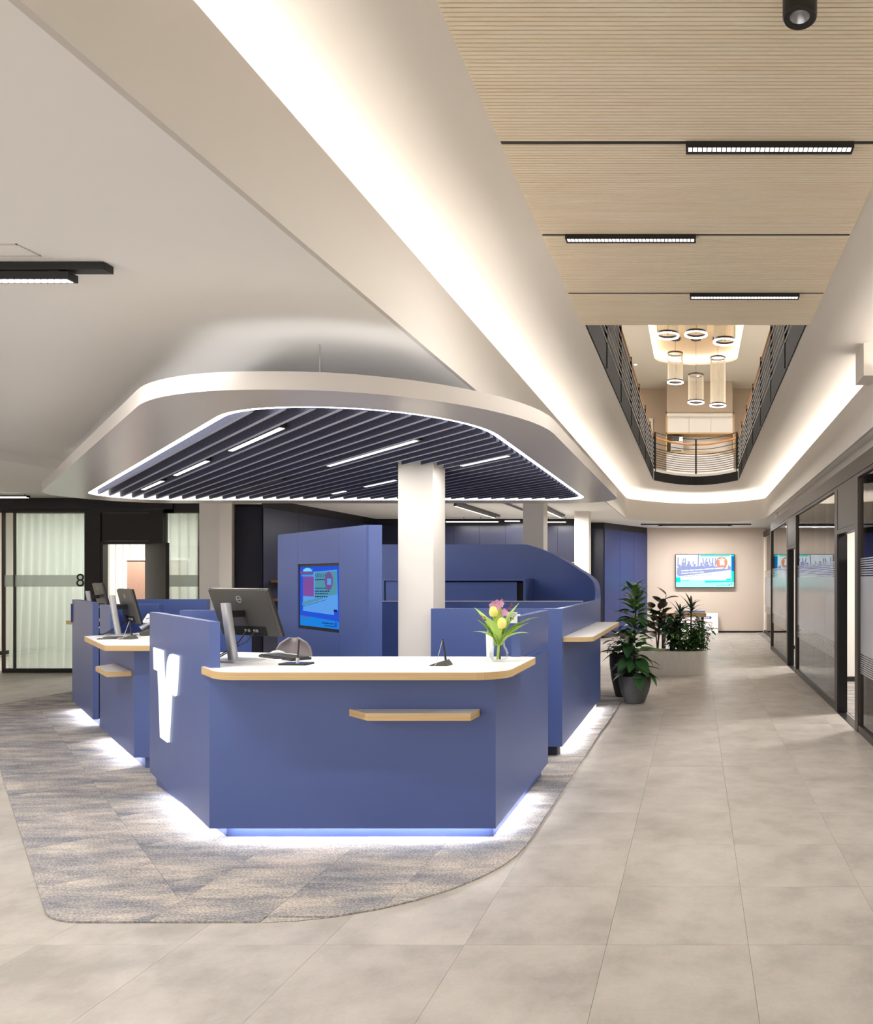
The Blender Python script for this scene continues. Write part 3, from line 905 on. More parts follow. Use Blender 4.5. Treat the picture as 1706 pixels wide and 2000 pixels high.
# ---------------------------------------------------------------- far walls and navy cupboards
def navy_run(name, a, b_, label, wide, z1=2.81, dm='navy'):
    """cupboard wall along a->b, front to the left of a->b; black band above"""
    t = struct(name, (a[0], a[1], 0), label)
    L = (Vector(b_)-Vector(a)).length; d = (Vector(b_)-Vector(a)).normalized()
    MB().obox(a, b_, -0.2, -0.001, 0, ZC).build('wall_core', M['navyedge'], t)
    n = max(1, round(L/wide)); w = L/n
    for i in range(n):
        p = tuple(Vector(a)+d*(i*w+0.004)); q = tuple(Vector(a)+d*((i+1)*w-0.004))
        MB().obox(p, q, 0, 0.022, 0.08, z1).build('cupboard_door', M[dm], t)
    MB().obox(a, b_, 0, 0.012, z1+0.006, ZC).build('black_band', M['navyedge'], t)
    MB().obox(a, b_, 0, 0.004, 0, 0.075).build('base_trim', M['black'], t)
    return t
# front faces are to the left of the direction of travel

navy_run('wall_back', (-2.72, 18.2), (-7.73, 18.2), 'dark navy cupboard wall far behind the island', 0.63)
navy_run('wall_left', (-7.73, 18.2), (-7.73, 13.4), 'dark navy cupboard wall receding left of the pillar', 1.13)
navy_run('wall_back', (-7.73, 13.4), (-8.2, 13.4), 'short navy wall panel beside the glass room', 0.55)
navy_run('wall_back', (-2.37, 19.35), (-2.72, 19.35), 'narrow navy wall beside the slanted navy cupboards', 0.4)
navy_run('wall_back', (-1.40, 21.38), (-2.37, 19.35), 'slanted navy cupboard wall with its blue glow put into the colour, beside the television', 0.75, 2.81, 'navyglow')
MB().box(-2.74, 18.2, 0, -2.72, 19.4, ZC).build('wall_return', M['navyedge'], None, kind='structure')
MB().box(-1.6, 21.4, 0, 4.9, 21.55, ZC).build('wall_far', M['beige'], None, kind='structure')
MB().box(-1.40, 21.385, 0, 1.9, 21.4, 0.05).build('baseboard_far', M['black'], None, kind='structure')
MB().box(-14.1, -3, 0, -14, 22, 3).build('wall_left_side', M['plaster'], None, kind='structure')
MB().box(-14, 16.4, 0, -8.22, 16.5, 3).build('wall_room', M['plaster'], None, kind='structure')
MB().box(-8.28, 12.5, 0, -8.22, 16.4, 2.86).build('wall_room_side', M['plaster'], None, kind='structure')

# shelves, copier and bars standing in for lamp reflections in the rear
for i, z in enumerate((1.505, 1.17)):
    t = thing('wall_shelf', ['upper', 'lower'][i] + ' of two small orange wood shelves left of the information pillar', 'shelf', (-7.5, 14.0, z), 0, 'small wood shelves behind the pillar')
    MB().box(-7.70, 13.62, z-0.035, -7.36, 14.6, z).build('board', M['orange'], t)
    MB().box(-7.706, 13.9, z-0.12, -7.66, 13.94, z-0.035).build('bracket', M['black'], t)
    MB().box(-7.706, 14.4, z-0.12, -7.66, 14.44, z-0.035).build('bracket', M['black'], t)

t = thing('copier', 'white office copier seen above the curved screen wall', 'copier', (-2.85, 15.9, 0))
MB().box(-3.15, 15.5, 0.008, -2.6, 16.05, 1.05).build('body', M['white_top'], t, bevel=0.02)
MB().box(-3.15, 15.5, 1.06, -2.6, 16.05, 1.36).build('scanner', M['white_top'], t, bevel=0.02)
MB().prism(roundpoly([(-3.18, 15.45), (-2.6, 15.45), (-2.6, 16.0), (-3.18, 16.0)], 0.08, 4), 1.52, 1.60).build('document_feeder', M['paper'], t)
MB().box(-3.05, 15.6, 1.37, -2.7, 15.95, 1.51).build('feeder_base', M['dgrey'], t)
MB().box(-3.14, 15.47, 1.1, -2.85, 15.5, 1.22).build('control_panel', M['dark'], t)
t = thing('wall_rail', 'thin pale rail on the navy wall between the two far columns', 'rail', (-3.2, 18.1, 1.93))
MB().box(-3.65, 18.08, 1.915, -2.9, 18.12, 1.93).build('bar', M['silver'], t)
MB().box(-3.5, 18.12, 1.90, -3.47, 18.18, 1.93).build('bracket', M['black'], t)
MB().box(-3.0, 18.12, 1.90, -2.97, 18.18, 1.93).build('bracket', M['black'], t)

def light_bar(x0, x1, y, z, label, power=0):
    t = thing('light_bar', label, 'lamp', ((x0+x1)/2, y, z), 0, 'slim white strip lamps')
    MB().box(x0, y-0.03, z, x1, y+0.03, z+0.035).build('housing', M['black'], t)
    MB().box(x0+0.01, y-0.034, z-0.006, x1-0.01, y+0.02, z+0.012).build('diffuser', M['lamp'], t)
    MB().cyl(((x0+x1)/2-0.2, y), 0.005, z+0.035, ZC, 6).build('drop_rod', M['black'], t)
    MB().cyl(((x0+x1)/2+0.2, y), 0.005, z+0.035, ZC, 6).build('drop_rod', M['black'], t)
    if power: area('lamp_light', ((x0+x1)/2, y, z-0.02), x1-x0, 0.05, power, t)
light_bar(-5.85, -4.62, 17.6, 2.86, 'white bar standing in for a lamp reflection, rear right of the pillar, longest of three', 20)  # first three: hanging bars added for lamp reflections on the black band
light_bar(-4.55, -4.18, 17.9, 2.90, 'short white bar standing in for a lamp reflection, rear left of the far column', 6)
light_bar(-3.50, -3.05, 17.7, 2.86, 'white bar standing in for a lamp reflection between the two far columns', 10)
light_bar(-10.9, -10.38, 11.7, 2.80, 'white strip lamp at the far left above the glass room')
for o in bpy.data.objects:
    pass

def track_y(x, y0, y1, label, z=ZC, power=L_TRACK):
    t = thing('ceiling_track_lamp', label, 'lamp', (x, (y0+y1)/2, z-0.05), 0, 'black track lamps under the white ceiling')
    MB().box(x-0.03, y0, z-0.045, x+0.03, y1, z-0.001).build('track', M['black'], t)
    MB().box(x-0.028, y0+0.3, z-0.10, x+0.028, y1-0.35, z-0.047).build('louvre_housing', M['dark'], t)
    MB().box(x-0.02, y0+0.32, z-0.102, x+0.02, y1-0.37, z-0.1).build('louvre_cells', M['lamp'], t)
    area('lamp_light', (x, (y0+y1)/2, z-0.108), 0.05, (y1-y0)-0.7, power, t)
track_y(-4.45, 13.6, 17.0, 'black track lamp on the rear ceiling just right of the front column', power=75)
track_y(-2.97, 14.2, 16.9, 'black track lamp on the rear ceiling between the two far columns', power=75)
track_y(-5.6, 0.4, 2.4, 'added unseen black track lamp on the ceiling to the left of the viewer', power=L_TRACK)  # out of view, added as fill light
def track_x(x0, x1, y, a, b_, label, power=L_TRACK, tilt=0):
    t = thing('ceiling_track_lamp', label, 'lamp', ((x0+x1)/2, y, ZC-0.05), 0, 'black track lamps under the white ceiling')
    MB().box(x0, y-0.03, ZC-0.036, x1, y+0.03, ZC-0.001).build('track', M['black'], t, bevel=0.002)
    MB().box(a, y-0.028, ZC-0.078, b_, y+0.028, ZC-0.044).build('louvre_housing', M['dark'], t, bevel=0.002)
    MB().box(a+0.05, y-0.02, ZC-0.044, a+0.1, y+0.02, ZC-0.036).build('hanger', M['black'], t)
    MB().box(b_-0.1, y-0.02, ZC-0.044, b_-0.05, y+0.02, ZC-0.036).build('hanger', M['black'], t)
    c = MB(); n = max(2, int((b_-a)/0.03)); w = (b_-a-0.02)/n
    for k in range(n): c.box(a+0.01+k*w+0.004, y-0.022, ZC-0.0795, a+0.01+(k+1)*w-0.004, y+0.016, ZC-0.078)
    c.build('louvre_cells', M['lamp'], t, kind='stuff')
    area('lamp_light', ((a+b_)/2, y, ZC-0.085), b_-a, 0.04, power, t)
track_x(-4.6, -2.67, 3.42, -4.5, -2.83, 'black track lamp with louvres on the ceiling at the left edge')
track_x(-1.45, 1.45, 19.75, -1.0, 0.95, 'long black track lamp on the ceiling before the television wall', 70)

t = thing('ceiling_vent', 'flush white linear vent on the left ceiling above the track lamp', 'vent', (-3.4, 3.27, ZC-0.004))
b = MB()
for x0, y0, x1, y1 in ((-3.9, 3.21, -2.9, 3.215), (-3.9, 3.325, -2.9, 3.33), (-2.905, 3.21, -2.9, 3.33)):
    b.box(x0, y0, ZC-0.004, x1, y1, ZC-0.0005)
b.build('frame', M['satin'], t)
MB().box(-3.9, 3.262, ZC-0.003, -3.1, 3.274, ZC-0.0005).build('slot', M['dgrey'], t)
t = thing('ceiling_grille', 'pale slotted grille on the rear ceiling left of the far column', 'vent', (-3.6, 15.0, ZC-0.004))
b = MB()
for k in range(14): b.box(-3.66, 14.2+k*0.12, ZC-0.006, -3.56, 14.27+k*0.12, ZC-0.002)
b.build('slots', M['dgrey'], t, kind='stuff')
MB().box(-3.7, 14.12, ZC-0.003, -3.52, 15.95, ZC-0.0005).build('plate', M['satin'], t)

# ---------------------------------------------------------------- television
tv = thing('television', 'large wall television showing a bright turquoise and white slide', 'television', (-0.16, 21.3, 1.75))
TX0, TX1, TZ0, TZ1 = -0.582, 1.092, 1.274, 2.228
MB().box(TX0, 21.30, TZ0, TX1, 21.35, TZ1).build('casing', M['dark'], tv, bevel=0.006)
MB().box(0.0, 21.35, 1.5, 0.5, 21.398, 2.0).build('wall_mount', M['black'], tv)
def tfn(x, y, o): return (TX0+0.018+(TX1-TX0-0.036)*x, 21.2985-o*4, TZ1-0.018-(TZ1-TZ0-0.036)*y)
q = Screen(tfn, [])
q.rect(0, 0, 1, 1, E_['pale'])
q.poly([(.45,.02),(1,.0),(1,.84),(.5,.86),(.5,.8),(.96,.8),(.95,.06),(.5,.06)], E_['turq'])
q.poly([(.96,.05),(1,.05),(1,.5),(.96,.5)], E_['azure'])
q.rect(0, .7, .08, .85, E_['turq'])
q.poly([(.0,.0),(.95,.0),(.95,.06),(.95,.5),(.95,.74),(.87,.78),(.08,.78),(.07,.66),(0,.66)], E_['white'])
q.poly([(.40,.01),(.93,.01),(.93,.05),(.44,.05)], E_['turq'])
# crowd with raised arms
for x, y, h in ((.06,.34,.1),(.13,.28,.12),(.22,.24,.13),(.32,.32,.12),(.44,.28,.13),(.54,.25,.13),(.63,.28,.12),(.9,.36,.1)):
    q.disc(x, y, .022, .042, E_['slate'], 12)
    q.poly([(x-.05,.62),(x-.04,y+.07),(x,y+.03),(x+.04,y+.07),(x+.05,.62)], E_['slate'])
for x0, y0, x1, y1 in ((.03,.36,.04,.08),(.10,.34,.13,.12),(.16,.34,.16,.11),(.38,.4,.39,.0),(.49,.34,.46,.1),(.5,.34,.53,.1),(.6,.32,.57,.12),(.62,.3,.64,.1),(.68,.34,.685,.1),(.28,.3,.31,.2)):
    q.bar(x0, y0, x1, y1, .02, E_['slate'])
q.poly([(.04,.36),(.95,.36),(.95,.48),(.08,.66),(.03,.66)], E_['slate'])
for x in (.12,.2,.27,.36,.47,.57,.64): q.rect(x, .38, x+.03, .5, E_['violet'])
q.disc(.79, .24, .1, .18, E_['salmon'], 28)
q.poly([(.75,.17),(.83,.16),(.84,.32),(.76,.33)], E_['white']); q.rect(.73, .14, .85, .16, E_['white']); q.rect(.77, .09, .82, .12, E_['white'])
q.poly([(.84,.43),(.9,.32),(.89,.43)], E_['white'])
q.poly([(.08,.66),(.95,.47),(.95,.74),(.87,.78),(.08,.78)], E_['white'])
q.words(.09, .5, 5, .035, -.13, E_['white'], r_, .12)
q.words(.09, .58, 3, .03, -.13, E_['white'], r_, .13)
q.words(.09, .68, 5, .012, -.13, E_['slate'], r_, .1)
q.bar(.1, .805, .24, .78, .02, E_['turq'])
q.poly([(0,.86),(1,.86),(1,1),(0,1)], E_['pale'])
q.words(.7, .95, 5, .012, 0, E_['turq'], r_, .03); q.words(.8, .91, 3, .012, 0, E_['turq'], r_, .03)
q.bar(.91, .92, .97, .88, .012, E_['dgreen']); q.rect(.91, .92, .925, .96, E_['dgreen']); q.rect(.955, .9, .965, .94, E_['dgreen'])
q.rect(.865, .74, .95, .79, E_['turq'])
q.done('slide', tv)

# ---------------------------------------------------------------- glass wall of the right-hand offices
GX = 1.625
gw = struct('wall_right', (GX, 10, 0), 'bronze framed glass office wall along the right of the corridor')
HZ0, HZ1 = 2.606, 2.76
def yb(x0, x1, y0, y1, z0, z1, name, m_, parent, **k): return MB().box(x0, y0, z0, x1, y1, z1).build(name, m_, parent, **k)
yb(GX, GX+0.16, 1.0, 16.4, HZ0, HZ1, 'header', M['bronze'], gw)
yb(GX+0.005, GX+0.09, 1.0, 16.4, 2.566, HZ0-0.004, 'header_rail', M['bronze'], gw)
def bay(y0, y1, joints, parent=gw, x=GX, ztop=2.565):
    ys = [y0] + joints + [y1]
    yb(x+0.005, x+0.09, y0, y1, 0, 0.075, 'bottom_rail', M['bronze'], parent)
    for a, b_ in zip(ys, ys[1:]):
        p = yb(x+0.03, x+0.042, a+0.002, b_-0.002, 0.075, ztop, 'glass_pane', M['glass'], parent)
        f = MB().box(x+0.0285, a+0.004, 0.79, x+0.0295, b_-0.004, 1.567)
        f.build('frosted_film', M['frost'], p)
        s_ = MB()
        for k in range(8): s_.box(x+0.0285, a+0.004, 1.579+k*0.0225, x+0.0295, b_-0.004, 1.579+k*0.0225+0.0125)
        for k in range(9): s_.box(x+0.0285, a+0.004, 0.768-k*0.0215, x+0.0295, b_-0.004, 0.768-k*0.0215+0.0115)
        s_.build('film_stripes', M['frost'], p, kind='stuff')
def post(y0, y1, x=GX, parent=gw, z=2.566): yb(x, x+0.1, y0, y1, 0, z, 'post', M['bronze'], parent)
bay(1.0, 7.56, [2.3, 3.6, 4.9, 6.2])
post(7.56, 7.70)
bay(8.83, 12.25, [9.63, 10.55]); post(8.66, 8.83); post(12.25, 12.35)
post(13.35, 13.5); bay(13.5, 16.3, [14.4, 15.35]); post(16.3, 16.4)
# return and the recessed far bay
yb(GX+0.1, 1.95, 16.33, 16.4, 0, ZC, 'return_panel', M['plaster'], gw)
yb(1.92, 2.02, 16.4, 21.4, 2.72, 2.85, 'header', M['bronze'], gw)
bay(16.4, 21.35, [18.0, 19.7], gw, 1.92, 2.72)
# plaster strip above
yb(1.795, 1.95, -3, 16.4, HZ1, ZC, 'upper_wall', M['plaster'], gw)
yb(GX+0.16, 1.795, 1.0, 16.4, 2.70, HZ1-0.02, 'top_board', M['plaster'], gw)
yb(2.02, 2.1, 16.4, 21.4, 2.85, ZC, 'upper_wall', M['plaster'], gw)
yb(1.625, 1.9, -3, 1.0, 0, ZC, 'near_wall', M['plaster'], gw)
def door(n, y0, y1, label, ang):
    t = struct('door_%d' % n, (GX+0.05, y1, 0), label)
    yb(GX+0.004, GX+0.09, y0, y1, 2.105, 2.566, 'over_panel', M['bronze'], t)
    yb(GX, GX+0.1, y0, y1, 2.05, 2.10, 'frame_head', M['bronze'], t)
    # black reveal at the far jamb; the leaf stands open into the office at the near jamb
    yb(GX+0.012, GX+0.112, y1-0.025, y1, 0.006, 2.05, 'jamb', M['dark'], t)
    w = y1-y0-0.02
    lf = MB().box(0, 0, 0.012, w, 0.045, 2.045).build('leaf', M['dark'], t, local=True)
    lf.location = (0.06, y0-y1+0.005, 0); lf.rotation_euler = (0, 0, ang)
    h = MB()
    h.box(w-0.20, 0.08, 1.0, w-0.06, 0.095, 1.02); h.box(w-0.08, 0.045, 1.0, w-0.06, 0.095, 1.02)
    h.build('handle', M['steel'], lf, local=True)
    yb(GX, GX+0.1, y0, y1, 0, 0.006, 'threshold', M['black'], t)
door(1, 12.35, 13.35, 'far open office door in the right glass wall', math.radians(3))
door(2, 7.70, 8.66, 'near open office door in the right glass wall', math.radians(0))
# offices behind
of = struct('wall_offices', (3, 10, 0), 'white walls of the right-hand offices')
yb(4.9, 5.0, 1, 21.4, 0, ZC, 'outer_wall', M['plaster'], of)
for y in (1.0, 11.3, 16.45): yb(1.80, 4.9, y-0.05, y+0.05, 0, ZC, 'cross_wall', M['plaster'], of)
for y in (11.24, 16.39): yb(1.80, 4.9, y-0.008, y+0.001, 0.006, 0.08, 'baseboard', M['black'], of)
yb(1.75, 4.9, 1.05, 21.4, 0.0005, 0.006, 'office_carpet', M['carpet'], of)
yb(1.95, 4.9, -3, 21.5, ZC, ZC+0.02, 'office_ceiling', M['ceiling'], of)
for i, (y, lab) in enumerate(((5, 'nearest'), (9.3, 'second'), (14, 'third'), (19, 'farthest'))):  # fill lamps added to brighten the offices
    t = thing('room_fill_lamp', 'flat fill lamp added inside the %s right-hand office bay behind the glass' % lab, 'lamp', (3.4, y, ZC-0.03), 0, 'added fill lamps in the offices')
    MB().box(2.9, y-0.3, ZC-0.03, 3.9, y+0.3, ZC-0.001).build('frame', M['silver'], t)
    MB().box(2.93, y-0.27, ZC-0.032, 3.87, y+0.27, ZC-0.03).build('diffuser', M['lamp'], t)
    area('lamp_light', (3.4, y, ZC-0.04), 0.9, 0.5, L_ROOM, t)

# ---------------------------------------------------------------- glass meeting room on the left
lw = struct('wall_meeting_room', (-10, 12.32, 0), 'black framed glass wall of meeting room 8')
GY = 12.32
def xb(x0, x1, y0, y1, z0, z1, name, m_, parent, **k): return MB().box(x0, y0, z0, x1, y1, z1).build(name, m_, parent, **k)
xb(-11.45, -8.55, GY-0.03, GY+0.12, 2.68, 2.86, 'header', M['navyedge'], lw)
xb(-11.40, -8.55, GY, GY+0.08, 2.62, 2.675, 'header_rail', M['black'], lw)
xb(-11.37, -9.99, GY, GY+0.08, 0, 0.065, 'bottom_rail', M['black'], lw)
for a, b_ in ((-11.36, -11.19), (-11.185, -10.0)):
    p = xb(a, b_, GY+0.03, GY+0.042, 0.065, 2.62, 'glass_pane', M['gglass'], lw)
    xb(a+0.01, b_-0.004, GY+0.028, GY+0.029, 1.408, 1.60, 'film_band', M['frostgreen'], p)
xb(-11.192, -11.182, GY+0.01, GY+0.06, 0.065, 2.62, 'glazing_bar', M['bronze'], lw)
xb(-11.372, -11.358, GY+0.0, GY+0.06, 0.065, 2.62, 'glazing_bar', M['bronze'], lw)
xb(-10.0, -9.74, GY-0.02, GY+0.1, 0, 2.62, 'post', M['black'], lw)
xb(-9.735, -8.83, GY, GY+0.08, 2.16, 2.615, 'over_panel', M['black'], lw)
xb(-9.74, -8.83, GY-0.015, GY+0.09, 2.105, 2.155, 'frame_head', M['black'], lw)
xb(-9.74, -9.70, GY-0.015, GY+0.09, 0, 2.105, 'jamb', M['black'], lw)
xb(-8.95, -8.72, GY-0.02, GY+0.1, 0, 2.62, 'post', M['black'], lw)
p = xb(-8.72, -8.1, GY+0.03, GY+0.042, 0.065, 2.62, 'glass_pane', M['gglass'], lw)
xb(-8.71, -8.11, GY+0.028, GY+0.029, 1.408, 1.60, 'film_band', M['frostgreen'], p)
xb(-8.72, -8.1, GY, GY+0.08, 0, 0.065, 'bottom_rail', M['black'], lw)
xb(-8.72, -7.75, GY, GY+0.08, 2.62, 2.86, 'header', M['navyedge'], lw)
xb(-8.1, -7.75, GY, GY+0.1, 0, 2.62, 'post', M['black'], lw)
t8 = text('number_eight', '8', 0.30, M['dark'], lw, (0, 0, 0), (PI/2, 0, 0), 0.001)
t8.location = Vector((-10.105, GY+0.026, 1.503)) - Vector(lw.location)
td = struct('door_3', (-8.95, GY-0.02, 0), 'black open door of meeting room 8')
lf = MB().box(0, -0.05, 0.012, 0.95, 0, 2.10).build('leaf', M['dark'], td, local=True)
lf.rotation_euler = (0, 0, math.radians(-38))
MB().box(0.82, -0.10, 1.0, 0.84, -0.05, 1.02).box(0.70, -0.105, 1.0, 0.84, -0.09, 1.02).build('handle', M['steel'], lf, local=True)

def curtain(x0, x1, y, z0, z1, label, m_, rake=0.0, amp=0.035, wl=0.14):
    n = int((x1-x0)/wl*10); rr = random.Random(int(abs(x0)*100))
    top, botm = [], []
    ph = 0
    for i in range(n+1):
        f = i/n; x = x0+(x1-x0)*f
        ph += 2*PI/10*rr.uniform(0.7, 1.3)
        o_ = amp*math.sin(ph)
        top.append((x, y+o_*0.6, z1)); botm.append((x0-rake+(x1-x0+rake)*f, y+o_, z0))
    rows = []
    for k in range(9):
        f = k/8
        rows.append([tuple(Vector(a)*(1-f)+Vector(b_)*f) for a, b_ in zip(top, botm)])
    t = thing('curtain', label, 'curtain', ((x0+x1)/2, y, z0))
    MB().loft(rows).build('cloth', m_, t, smooth=True)
    MB().box(x0, y-0.015, z1, x1, y+0.015, z1+0.03).build('rail', M['silver'], t)
    return t
curtain(-11.45, -10.03, 12.62, 0.02, 2.63, 'sheer white curtain behind the glass with the number eight', M['sheer'], 0.1)
curtain(-9.0, -8.3, 12.60, 0.02, 2.63, 'sheer white curtain behind the glass right of the open black door', M['sheer'])
curtain(-12.9, -9.6, 15.6, 0.02, 2.7, 'pale grey curtain at the back of the meeting room seen through the door', M['curtain'])
t = thing('pinboard', 'brown fabric board in a white frame inside the meeting room doorway', 'board', (-10.6, 14.9, 0))
xb(-11.27, -10.05, 14.9, 14.94, 0.5, 1.90, 'fabric', M['pin'], t)
b = MB(); b.box(-11.32, 14.88, 0.45, -10.0, 14.95, 0.5); b.box(-11.32, 14.88, 1.90, -10.0, 14.95, 1.95); b.box(-11.32, 14.88, 0.5, -11.27, 14.95, 1.90); b.box(-10.05, 14.88, 0.5, -10.0, 14.95, 1.90)
b.build('frame', M['paper'], t)
for x in (-11.2, -10.2): xb(x, x+0.05, 14.72, 15.12, 0.001, 0.03, 'foot', M['silver'], t); xb(x+0.01, x+0.04, 14.9, 14.93, 0.03, 0.45, 'leg', M['silver'], t)
for i, (x, y) in enumerate(((-11, 14.2), (-9.3, 13.9))):  # fill lamps added to light the meeting room behind its glass
    t = thing('room_fill_lamp', ['left', 'right'][i]+' fill lamp added inside meeting room 8', 'lamp', (x, y, 2.83), 0, 'added fill lamps in the meeting room')
    xb(x-0.5, x+0.5, y-0.1, y+0.1, 2.83, 2.858, 'frame', M['silver'], t)
    xb(x-0.48, x+0.48, y-0.08, y+0.08, 2.828, 2.83, 'diffuser', M['lamp'], t)
    area('lamp_light', (x, y, 2.82), 0.9, 0.15, [80, 38][i], t)
MB().box(-13.99, 10, 0, -13.97, 16.4, 0.08).build('baseboard_left', M['black'], None, kind='structure')

# ---------------------------------------------------------------- upper storey seen through the opening
FZ = 3.98
V0 = void_outline(0); V1 = void_outline(0.0)
up = struct('upper_floor', (0, 12, ZV), 'upper storey around the open balcony')
mb = MB(); h2 = len(V0)//2
lft = [p for p in V0[:h2+1] if p[1] >= 6.3]; rgt = [p for p in V0[h2:] if p[1] >= 6.3]
mb.prism([(-4.6, 6.3)] + lft + [(lft[-1][0], 21.4), (-4.6, 21.4)], ZV+0.005, FZ)
mb.prism([(rgt[0][0], 21.4)] + rgt + [(4.6, 6.3), (4.6, 21.4)], ZV+0.005, FZ)
mb.box(-4.6, 3.0, FZ-0.1, 4.6, 6.3, FZ)
mb.build('floor_slab', M['upceil'], up)
yb(-4.7, -4.6, 3, 21.4, FZ, 7, 'side_wall', M['upwall'], up)
yb(4.6, 4.7, 3, 21.4, FZ, 7, 'side_wall', M['upwall'], up)
yb(-4.7, 4.7, 21.4, 21.5, FZ, 7.2, 'back_wall', M['upwall'], up)
yb(-4.7, 4.7, 2.9, 3.0, FZ-0.1, 7.2, 'front_wall', M['upwall'], up)
UZ = 6.94
OV = roundpoly([(-1.03, 9.0), (1.03, 9.0), (1.03, 18.75), (0, 19.2), (-1.03, 18.75)], [0.3, 0.3, 0.45, 1.2, 0.45], 8)
# ceiling with the oval recess cut out
n_ = len(OV); imin = min(range(n_), key=lambda i: (round(abs(OV[i][0]), 3), OV[i][1]))
top_i = max(range(n_), key=lambda i: OV[i][1])
loop = OV[top_i:] + OV[:top_i+1]           # from the far tip round the left, the near side and back
near_i = min(range(len(loop)), key=lambda i: loop[i][1] + abs(loop[i][0]+1.03)*0.01)
lh, rh = loop[:near_i+1], loop[near_i:]
mb = MB()
mb.prism(lh + [(lh[-1][0], 3.0), (-4.6, 3.0), (-4.6, 21.4), (lh[0][0], 21.4)], UZ, UZ+0.02)
mb.prism(rh + [(rh[-1][0], 21.4), (4.6, 21.4), (4.6, 3.0), (rh[0][0], 3.0)], UZ, UZ+0.02)
mb.build('upper_ceiling', M['upceil'], up)
cxm = lambda d: [(x*(1+d/1.03), 14+(y-14)*(1+d/5.1)) for x, y in OV]
MB().loft([[(x, y, UZ) for x, y in OV], [(x, y, UZ+0.07) for x, y in OV], [(x, y, UZ+0.07) for x, y in cxm(0.12)], [(x, y, UZ+0.2) for x, y in cxm(0.12)]], 0, True).build('recess_edge', M['ceiling'], up)
MB().prism(cxm(0.13), UZ+0.2, UZ+0.22).build('recess_board', M['oakslat'], up)
MB().loft([[(x, y, UZ+0.09) for x, y in cxm(0.03)], [(x, y, UZ+0.09) for x, y in cxm(0.09)]], 0, True).build('cove_light_strip', glow('recess_led', (1.0, 0.96, 0.9, 1), 14.0), up)
area('upper_fill', (-3, 15, UZ-0.05), 1.2, 5, L_UP, up); area('upper_fill', (3, 15, UZ-0.05), 1.2, 5, L_UP, up)  # unseen fill lights added to brighten the upper storey
yb(-0.80, 1.0, 20.6, 21.4, 6.10, UZ, 'bulkhead', M['upwall'], up)
yb(-0.80, 1.0, 20.75, 21.4, 6.03, 6.10, 'light_trough', M['ceiling'], up)

def upstairs_spot(x, y, z, label):
    t = thing('upper_spotlight', label, 'lamp', (x, y, z), 0, 'bright ceiling spotlights upstairs')
    MB().cyl((x, y), 0.05, z, UZ, 16).build('housing', M['satin'], t)
    MB().cyl((x, y), 0.038, z-0.004, z, 16).build('lens', M['spot'], t)
upstairs_spot(-1.52, 18.9, UZ-0.03, 'bright spotlight on the upper ceiling left of the balcony')
upstairs_spot(0.06, 20.0, UZ-0.03, 'bright spotlight on the upper ceiling behind the middle pendant')

t = thing('wall_cupboard', 'white three door wall cupboard in an oak frame upstairs', 'cupboard', (0, 21.1, 5.5))
for i in range(3): yb(-0.80+0.61*i, -0.80+0.61*i+0.603, 20.95, 20.97, 5.60, 6.12+0.0, 'door', M['white_top'], t)
yb(-0.80, 1.03, 20.97, 21.39, 5.60, 6.10, 'body', M['white_top'], t)
b = MB(); b.box(-0.84, 20.93, 5.10, -0.805, 21.39, 6.16); b.box(1.035, 20.93, 5.10, 1.07, 21.39, 6.16); b.box(-0.84, 20.93, 6.125, 1.07, 21.39, 6.16); b.box(-0.84, 20.93, 5.56, 1.07, 21.39, 5.595)
b.build('oak_frame', M['wood'], t)
yb(-0.80, 1.03, 21.36, 21.39, 5.10, 5.56, 'splashback', M['white_top'], t)
t = thing('kitchen_counter', 'oak edged kitchen counter upstairs behind the balcony rail', 'counter', (0, 21.0, FZ))
yb(-0.84, 1.07, 20.85, 21.39, 5.02, 5.06, 'worktop', M['wood'], t)
yb(-0.82, 1.05, 20.90, 21.39, FZ, 5.02, 'base_unit', M['white_top'], t)
t = thing('coffee_machine', 'silver coffee machine on the kitchen counter upstairs', 'coffee machine', (-0.5, 21.05, 5.06))
yb(-0.70, -0.35, 20.92, 21.25, 5.06, 5.36, 'body', M['steel'], t)
yb(-0.68, -0.37, 20.94, 21.25, 5.36, 5.50, 'top_box', M['dgrey'], t)
yb(-0.46, -0.37, 20.925, 20.94, 5.37, 5.47, 'display', M['lamp'], t)
yb(-0.68, -0.40, 20.86, 20.92, 5.06, 5.09, 'drip_tray', M['dark'], t)
t = thing('upper_doorway', 'small pale framed door upstairs at the left of the back wall', 'door', (-1.35, 21.3, FZ))
yb(-1.75, -1.28, 21.36, 21.395, FZ, 6.02, 'leaf', M['beige'], t)
b = MB(); b.box(-1.28, 21.34, FZ, -1.22, 21.395, 6.08); b.box(-1.75, 21.34, 6.02, -1.28, 21.395, 6.08)
b.build('frame', M['plaster'], t)

